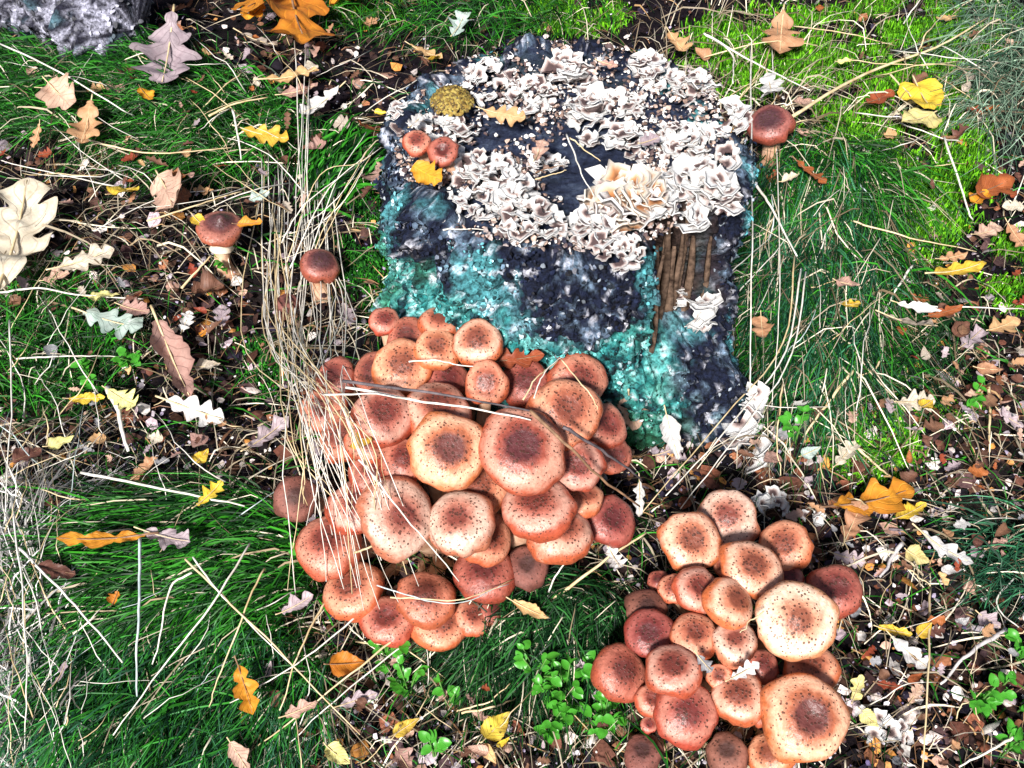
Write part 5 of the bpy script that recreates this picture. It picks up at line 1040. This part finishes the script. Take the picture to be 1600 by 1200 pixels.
ST = [  # name, points, radius px, material, label, category
 ('twig', [over(535, 596, .045), over(680, 618, .045), over(832, 642, .045)], 3.0, 'twig_dark', 'dark straight twig lying across the caps of the large cluster', 'twig'),
 ('twig', [over(540, 606, .046), over(690, 630, .046), over(826, 650, .045)], 2.4, 'straw_white', 'white bleached stalk lying along the dark straight twig', 'stalk'),
 ('dry_straw', [over(505, 615, .045), over(560, 612, .045), over(640, 622, .046)], 1.8, 'straw_white', 'short pale stalk crossing the end of the dark twig', 'straw'),
 ('branch', [over(828, 640, .05), over(880, 690, .045), over(940, 745, .04), over(1005, 790, .03)], 3.4, 'twig_brown', 'brown branch running from the dark twig over the right side of the large cluster', 'branch'),
 ('branch', [over(880, 668, .05), over(950, 708, .045), over(1008, 752, .035)], 3.0, 'twig_dark', 'dark thin branch beside the brown branch over the large cluster', 'branch'),
 ('dry_straw', [over(818, 625, .05), over(838, 588, .05), over(872, 560, .04)], 1.5, 'straw_tan', 'bent straw rising behind the twig fork', 'straw'),
 ('dry_straw', [over(834, 622, .05), over(850, 580, .05), over(876, 562, .04)], 1.3, 'straw_white', 'thin second straw beside the bent straw behind the twig fork', 'straw'),
 ('dry_straw', [over(876, 560, .045), over(905, 600, .05), over(925, 634, .05)], 1.3, 'straw_tan', 'short straw folded down onto the wide oval cap', 'straw'),
 ('dry_straw', [over(638, 566, .03), over(690, 566, .03), over(742, 574, .03)], 1.4, 'straw_white', 'short white stalk lying flat above the orange rimmed cap', 'straw'),
 ('dry_straw', [over(560, 718, .045), over(640, 815, .045), over(722, 912, .045)], 1.7, 'straw_white', 'long straw slanting across the very pale lobed cap', 'straw'),
 ('dry_straw', [over(550, 865, .03), over(580, 855, .035), over(612, 858, .03)], 2.0, 'straw_tan', 'short curved straw at the foot of the very pale lobed cap', 'straw'),
 ('dry_straw', [over(610, 935, .03), over(720, 938, .03), (800, 908, .05)], 1.4, 'straw_tan', 'curved straw along the lowest caps of the large cluster', 'straw'),
 ('dry_straw', [over(590, 915, .03), over(700, 945, .03), (795, 915, .06)], 1.2, 'straw_blue', 'greenish curved stalk along the lowest caps', 'straw'),
 ('stick', [(856, 945, .02), (920, 895, .05), (1010, 832, .06)], 3.2, 'straw_tan', 'pale stick pointing from the dark grass to the right end of the large cluster', 'stick'),
 ('dry_straw', [(852, 942, .02), (875, 900, .04), (908, 858, .06)], 1.8, 'straw_white', 'thin straw branching off the pale stick', 'straw'),
 ('dry_straw', [(925, 850, .06), (880, 870, .05), (840, 860, .08)], 1.4, 'straw_white', 'thin white straw behind the white torn leaf', 'straw'),
 ('dry_straw', [(1172, 70, .03), (1178, 330, .13), (1172, 620, .06)], 1.7, 'straw_white', 'very long straight straw standing along the right flank of the stump', 'straw'),
 ('dry_straw', [(1205, 60, .03), (1215, 400, .08), (1205, 640, .03)], 1.1, 'straw_white', 'thin long straw beside the very long straight straw', 'straw'),
 ('dry_straw', [(1252, 420, .06), (1228, 545, .06), (1150, 650, .05), (1040, 770, .04)], 1.8, 'straw_white', 'bent white straw running down over the pale flat brackets', 'straw'),
 ('dry_straw', [(1260, 425, .06), (1238, 548, .06), (1165, 660, .05), (1065, 790, .04)], 1.6, 'straw_white', 'second bent white straw running down over the pale flat brackets', 'straw'),
 ('dry_straw', [(1244, 400, .06), (1226, 535, .06), (1130, 655, .05), (1010, 800, .05)], 1.6, 'straw_tan', 'tan bent straw alongside the two bent white straws', 'straw'),
 ('dry_straw', [(1224, 600, .05), (1215, 680, .04), (1218, 740, .02)], 1.5, 'straw_tan', 'upright tan straw behind the cream shelf brackets', 'straw'),
 ('stick', [(1332, 580, .03), (1246, 682, .02)], 3.0, 'straw_tan', 'straight pale stick slanting beside the moss patch', 'stick'),
 ('dry_straw', [(1375, 564, .03), (1335, 588, .03)], 1.8, 'straw_tan', 'short straw at the upper end of the straight pale stick', 'straw'),
 ('stick', [(1342, 700, .02), (1400, 752, .015)], 2.6, 'straw_tan', 'short pale stick above the large orange oak leaf', 'stick'),
 ('dry_straw', [(1030, 455, .10), (1120, 390, .16), (1185, 365, .10)], 1.5, 'straw_white', 'straw bridging from the stump split to the grass', 'straw'),
 ('dry_straw', [(1075, 480, .10), (1140, 420, .13), (1205, 365, .08)], 1.3, 'straw_white', 'second straw bridging from the stump flank to the grass', 'straw'),
 ('branch', [(1232, 185, .05), (1310, 138, .05), (1385, 102, .04), (1470, 72, .04), (1545, 28, .03)], 2.8, 'straw_tan', 'long pale dry twig lying across the mossy bank', 'twig'),
 ('dry_straw', [(1100, 52, .05), (1145, 85, .05), (1150, 130, .06)], 1.8, 'straw_white', 'bent straw just behind the stump rim', 'straw'),
 ('dry_straw', [(1105, 55, .05), (1180, 100, .05), (1260, 140, .04)], 1.8, 'straw_white', 'straw running from the stump rim to the lone glossy mushroom', 'straw'),
 ('dry_straw', [(1180, 285, .06), (1210, 330, .06), (1245, 400, .05)], 2.4, 'straw_white', 'stout white straw in the grass beside the stump', 'straw'),
 ('dry_straw', [(1390, 115, .04), (1425, 150, .04)], 1.8, 'straw_tan', 'short straw leading to the two yellow birch leaves', 'straw'),
 ('dry_straw', [(1475, 215, .04), (1510, 320, .03), (1520, 345, .02)], 2.0, 'straw_white', 'curved straw at the edge of the bright moss', 'straw'),
 ('dry_straw', [(1330, 345, .04), (1420, 370, .04), (1525, 392, .02)], 1.6, 'straw_tan', 'pale straw crossing the lower edge of the mossy bank', 'straw'),
 ('dry_straw', [(1425, 415, .03), (1395, 460, .03), (1370, 515, .02)], 2.2, 'straw_white', 'pale forked straw beside the cream lobed oak leaf', 'straw'),
 ('dry_straw', [(1440, 478, .03), (1520, 480, .03), (1600, 482, .02)], 1.5, 'straw_white', 'straight straw running from the cream oak leaf to the right', 'straw'),
 ('stick', [(1545, 600, .02), (1548, 712, .015)], 2.8, 'straw_tan', 'pale upright stick under the smooth tan orange leaf', 'stick'),
 ('stick', [(1412, 848, .02), (1378, 900, .012)], 4.0, 'twig_grey', 'short thick grey white stick beside the pale yellow birch leaf', 'stick'),
 ('stick', [(1572, 982, .02), (1520, 1020, .02), (1472, 1068, .012)], 4.0, 'twig_grey', 'long grey stick on dark soil beside the bilberry plant', 'stick'),
 ('dry_straw', [(1455, 918, .02), (1450, 1060, .04), (1447, 1215, .03)], 2.2, 'straw_tan', 'upright tan straw right of the smaller mushroom cluster', 'straw'),
 ('dry_straw', [(1420, 890, .02), (1455, 918, .03)], 1.6, 'straw_tan', 'short bent straw at the head of the upright tan straw', 'straw'),
 ('dry_straw', [(1590, 1150, .03), (1560, 1170, .03), (1500, 1200, .02)], 2.8, 'straw_white', 'pale stick in the lower right bilberry patch', 'stick'),
 ('dry_straw', [(1585, 905, .02), (1560, 950, .02), (1600, 985, .02)], 1.8, 'straw_white', 'bent straw at the right edge beside the grass', 'straw'),
 ('dry_straw', [overr(1195, 956, .045), overr(1172, 968, .045), overr(1152, 990, .045)], 1.4, 'straw_tan', 'short straw across the oval speckled cap of the smaller cluster', 'straw'),
 ('stick', [(168, 606, .03), (188, 655, .03), (206, 706, .02)], 5.0, 'straw_white', 'thick white stick standing slanted near green leaves', 'stick'),
 ('stalk', [(128, 738, .05), (215, 756, .06), (312, 776, .06), (380, 788, .05)], 2.6, 'straw_white', 'stout white stalk lying over the upper edge of the green tussock', 'stalk'),
 ('stalk', [(218, 838, .06), (214, 960, .08), (210, 1085, .05)], 2.9, 'straw_blue', 'stout blue white stalk lying down the green tussock', 'stalk'),
 ('dry_straw', [(0, 456, .04), (60, 450, .05), (135, 462, .04), (225, 468, .03)], 1.8, 'straw_white', 'pale straw running along below the cream oak leaves', 'straw'),
 ('dry_straw', [(25, 562, .04), (110, 560, .05), (195, 560, .03)], 1.5, 'straw_white', 'straight pale straw above the green bilberry leaves', 'straw'),
 ('dry_straw', [(30, 855, .05), (95, 930, .06), (185, 1035, .06)], 2.4, 'straw_white', 'white straw slanting down beside the blue white stalk', 'straw'),
 ('dry_straw', [(290, 872, .07), (400, 985, .07), (560, 1150, .03)], 1.9, 'straw_tan', 'long tan straw slanting down right across the tussock', 'straw'),
 ('dry_straw', [(300, 870, .07), (365, 945, .07), (455, 1040, .05)], 1.6, 'straw_white', 'white straw beside the long tan straw on the tussock', 'straw'),
 ('dry_straw', [(390, 850, .06), (330, 945, .08), (250, 1045, .06), (175, 1150, .04)], 2.0, 'straw_white', 'long white straw crossing the long tan straw', 'straw'),
 ('dry_straw', [(415, 890, .06), (385, 955, .07), (345, 1050, .06), (325, 1110, .04)], 1.8, 'straw_tan', 'tan straw with bent head on the tussock', 'straw'),
 ('dry_straw', [(300, 895, .07), (268, 915, .07), (255, 980, .06), (245, 1035, .05)], 2.0, 'straw_white', 'hooked white straw on the tussock', 'straw'),
 ('dry_straw', [(508, 940, .04), (478, 1010, .05), (440, 1110, .04)], 2.0, 'straw_tan', 'tan straw under the lowest tan cap', 'straw'),
 ('dry_straw', [(560, 960, .05), (470, 1030, .05), (360, 1090, .04)], 1.6, 'straw_white', 'white straw sloping under the lowest tan cap', 'straw'),
 ('dry_straw', [(630, 990, .05), (540, 1055, .05), (380, 1175, .03)], 2.0, 'straw_tan', 'long tan straw from the lowest caps to the front litter', 'straw'),
 ('dry_straw', [(640, 1000, .04), (520, 1090, .04), (450, 1160, .03)], 1.4, 'straw_white', 'thin white straw under the long tan straw', 'straw'),
 ('dry_straw', [(715, 1110, .02), (770, 1090, .03), (800, 1060, .03)], 1.5, 'straw_tan', 'tan straw beside the bilberry patch', 'straw'),
 ('dry_straw', [(720, 1115, .02), (770, 1108, .03), (808, 1096, .02)], 2.0, 'straw_tan', 'stout straw pointing at the bilberry patch', 'straw'),
 ('dry_straw', [(20, 780, .05), (35, 920, .06), (40, 1060, .06), (30, 1190, .03)], 1.8, 'straw_white', 'long white straw hanging down the dry grass mat', 'straw'),
 ('dry_straw', [(15, 500, .04), (18, 640, .06), (10, 800, .05)], 1.7, 'straw_white', 'upright white straw at the left edge above the dry mat', 'straw'),
 ('dry_straw', [(0, 68, .05), (90, 110, .06), (180, 165, .06), (210, 180, .04)], 1.6, 'straw_white', 'long straw crossing the far tussock beside the log', 'straw'),
 ('dry_straw', [(325, 182, .05), (370, 160, .06), (420, 150, .05)], 2.0, 'straw_tan', 'tan straw above the yellow lobed leaf', 'straw'),
 ('dry_straw', [(160, 225, .05), (240, 238, .06), (360, 230, .05)], 1.6, 'straw_tan', 'curved tan straw in the grass left of the yellow lobed leaf', 'straw'),
 ('dry_straw', [(362, 172, .05), (370, 215, .06), (374, 250, .04)], 2.0, 'straw_white', 'upright white straw beside the yellow lobed leaf', 'straw'),
 ('dry_straw', [(230, 345, .03), (310, 320, .04), (375, 300, .03)], 1.6, 'straw_tan', 'straw just behind the lone knobbed mushroom', 'straw'),
 ('dry_straw', [(285, 450, .02), (315, 420, .03), (336, 398, .03)], 2.2, 'straw_tan', 'pale stick leaning at the stem of the lone knobbed mushroom', 'stick'),
 ('dry_straw', [('w', at(640, 210, STH + .01)), ('w', at(700, 213, .315)), ('w', at(622, 265, .30))][0:1] + [(638, 240, .27), (645, 320, .21)], 1.2, 'straw_white', 'thin straw hanging over the left rim of the stump', 'straw'),
 ('dry_straw', [('w', at(885, 210, .325)), ('w', at(902, 262, .325)), ('w', at(925, 308, .322))], 1.5, 'straw_white', 'curved pale straw on the dark bare wood of the stump top', 'straw'),
 ('pine_needle', [('w', at(890, 215, .318)), ('w', at(942, 250, .314))], 1.4, 'straw_tan', 'tan needle on the dark bare wood of the stump top', 'needle'),
 ('pine_needle', [('w', at(835, 270, .312)), ('w', at(882, 258, .314))], 1.2, 'twig_brown', 'brown needle beside the curved straw on the stump top', 'needle'),
 ('pine_needle', [('w', at(838, 280, .312)), ('w', at(880, 268, .314))], 1.2, 'straw_tan', 'pale needle under the brown needle on the stump top', 'needle'),
 ('dry_straw', [('w', at(690, 360, .294)), ('w', at(760, 359, .296))], 1.4, 'straw_white', 'short white straw on the front edge of the stump', 'straw'),
]
for (nm, pts, rp, mat, lab, ct) in ST: strand(nm, pts, rp, mat, lab, cat=ct, n=16, k=6, wob=.0006)
# loose straws that only their place tells apart: box, number, screen angle, spread, length px, label, materials
LS = [((0, 780, 130, 1200), 34, 95, 24, (90, 260), 'pale straw of the dense dry mat along the left side', ('straw_white', 'straw_white', 'straw_tan')),
      ((0, 470, 130, 780), 20, 88, 32, (70, 200), 'pale straw standing over the thin grass at the left', ('straw_white', 'straw_blue', 'straw_tan')),
      ((0, 60, 420, 330), 28, 168, 34, (70, 220), 'pale straw strewn over the grass tussocks by the log', ('straw_white', 'straw_white', 'straw_tan')),
      ((60, 780, 480, 1180), 20, 60, 45, (70, 240), 'pale straw lying over the dark green tussock', ('straw_white', 'straw_tan', 'straw_blue')),
      ((60, 560, 460, 780), 12, 140, 60, (50, 150), 'pale straw in the dark litter between tussock and bundle', ('straw_white', 'straw_tan')),
      ((1160, 0, 1600, 260), 20, 35, 45, (60, 200), 'pale straw strewn over the mossy bank', ('straw_white', 'straw_tan')),
      ((1180, 280, 1380, 640), 18, 75, 26, (70, 200), 'pale straw hanging in the bluish grass beside the stump', ('straw_white', 'straw_blue', 'straw_tan')),
      ((1260, 640, 1600, 1200), 14, 60, 70, (40, 130), 'pale straw on the dark soil right of the smaller cluster', ('straw_white', 'straw_tan')),
      ((480, 1000, 980, 1200), 8, 60, 60, (50, 150), 'pale straw in the front litter', ('straw_tan', 'straw_white')),
      ((330, 0, 640, 180), 8, 150, 50, (50, 150), 'pale straw in the litter between log and stump', ('straw_white', 'straw_tan'))]
for (box, n, dg, sp, lr, lab, mats) in LS:
    for q in range(n):
        cx, cy = rng.uniform(box[0], box[2]), rng.uniform(box[1], box[3]); a_ = R(dg + rng.normal(0, sp)); l_ = rng.uniform(*lr) * .5; cv = rng.normal(0, .12) * l_
        dx, dy = math.cos(a_), -math.sin(a_)
        strand('dry_straw', [(cx - dx * l_, cy - dy * l_, rng.uniform(.008, .03)), (cx - dy * cv, cy + dx * cv, rng.uniform(.03, .06)), (cx + dx * l_, cy + dy * l_, rng.uniform(.005, .03))], rng.uniform(.6, 1.5), mats[rng.integers(0, len(mats))], lab, lab.replace('pale straw', 'straws'), n=9, wob=.0018)

# ------------------------------------------------------------------ bilberry plants
def leaflet_mesh(seed):
    r_ = np.random.default_rng(seed); u = np.linspace(0, 1, 8)[:, None]; v = np.linspace(-1, 1, 5)[None]; w = np.sin(math.pi * u ** .75) ** .6 * .36
    z = .12 * v ** 2 * w * 2 - .12 * (u - .3) ** 2 + .02 * np.sin(u * 9 + seed)
    me = npmesh('leaflet', np.stack([u + 0 * v, v * w, z + 0 * u], -1).reshape(-1, 3), grid_faces(8, 5)); me.materials.append(M['green_leaf']); return me
LM = [leaflet_mesh(q) for q in range(5)]
def plant(px, py, rx, ry, n, lab, size=(.007, .013)):
    n = int(n * 1.6)
    c = atg(px, py); t = empty('bilberry_plant', c); tag(t, lab, 'plant', 'green bilberry plants')
    sx, sy = rx * depth(c) / FPX, ry * depth(c) / FPX / .75
    k = max(2, n // 5)
    for q in range(k):
        a_ = rng.uniform(0, 6.28); rh = rng.uniform(.3, 1); tip = np.array([rh * math.cos(a_) * sx, rh * math.sin(a_) * sy, rng.uniform(.025, .05)])
        st = catmull([[0, 0, -.005], tip * np.array([.4, .4, .6]), tip], 8); Vs, Fs = tube(st, np.linspace(.0011, .0006, 8), 5)
        obj('stem', npmesh('stem', Vs, Fs), M['green_stem'], t)
        for j in range(n // k + 1):
            f = st[3 + j % 5] if j < 5 else st[-1]; o = bpy.data.objects.new('leaf', LM[rng.integers(0, 5)]); link(o, t)
            o.location = tuple(f); s = rng.uniform(*size); o.scale = (s, s, s); o.rotation_euler = (rng.normal(0, .35), rng.uniform(-.6, .2), a_ + rng.uniform(-1.7, 1.7))
for (px, py, rx, ry, n, lab) in [
 (462, 862, 14, 30, 12, 'bright green bilberry sprig touching the tan cap of the large cluster'),
 (485, 902, 14, 10, 5, 'tiny green sprig under the tan cap of the large cluster'),
 (605, 1035, 38, 22, 18, 'green bilberry sprig in front of the lowest caps beside the round orange leaf'),
 (580, 990, 12, 14, 6, 'small green sprig at the edge of the lowest caps'),
 (640, 1090, 26, 20, 14, 'green bilberry sprig above the spotted yellow leaf'),
 (700, 1110, 16, 14, 7, 'sparse green sprig between the two yellow leaves'),
 (838, 1070, 28, 34, 20, 'bilberry plant at the edge of the shaded dark grass'),
 (880, 1105, 46, 30, 30, 'dense bright bilberry plant behind the frontmost bilberry leaves'),
 (905, 1068, 20, 16, 9, 'small bilberry sprig beside the leaning brown cap'),
 (860, 1145, 34, 18, 16, 'bilberry plant in the front litter beside the bright yellow leaf'),
 (940, 1140, 40, 28, 26, 'dense bilberry plant in front of the smaller mushroom cluster'),
 (680, 1190, 20, 12, 7, 'tiny green sprig in the front litter'),
 (1520, 1110, 30, 26, 16, 'bilberry plant right of the upright tan straw'),
 (1545, 1095, 14, 16, 7, 'small bilberry sprig behind the right bilberry plant'),
 (1588, 1035, 20, 22, 12, 'bilberry plant at the end of the grey stick'),
 (1590, 1110, 18, 22, 10, 'bilberry plant at the far right corner beside the pale stick'),
 (1560, 1185, 26, 12, 8, 'low bilberry sprig by the pale stick'),
 (225, 580, 34, 16, 15, 'green bilberry leaves beside the long folded leaf'),
 (150, 606, 20, 14, 9, 'green leaves beside the thick white stick'),
 (360, 440, 14, 14, 7, 'little green sprig at the stem of the lone knobbed mushroom'),
 (1240, 700, 24, 16, 9, 'dull green sprig near the mint leaf scrap'),
 (1505, 645, 14, 10, 6, 'little green sprig right of the cream star shaped leaf'),
]: plant(px, py, rx, ry, n, lab)
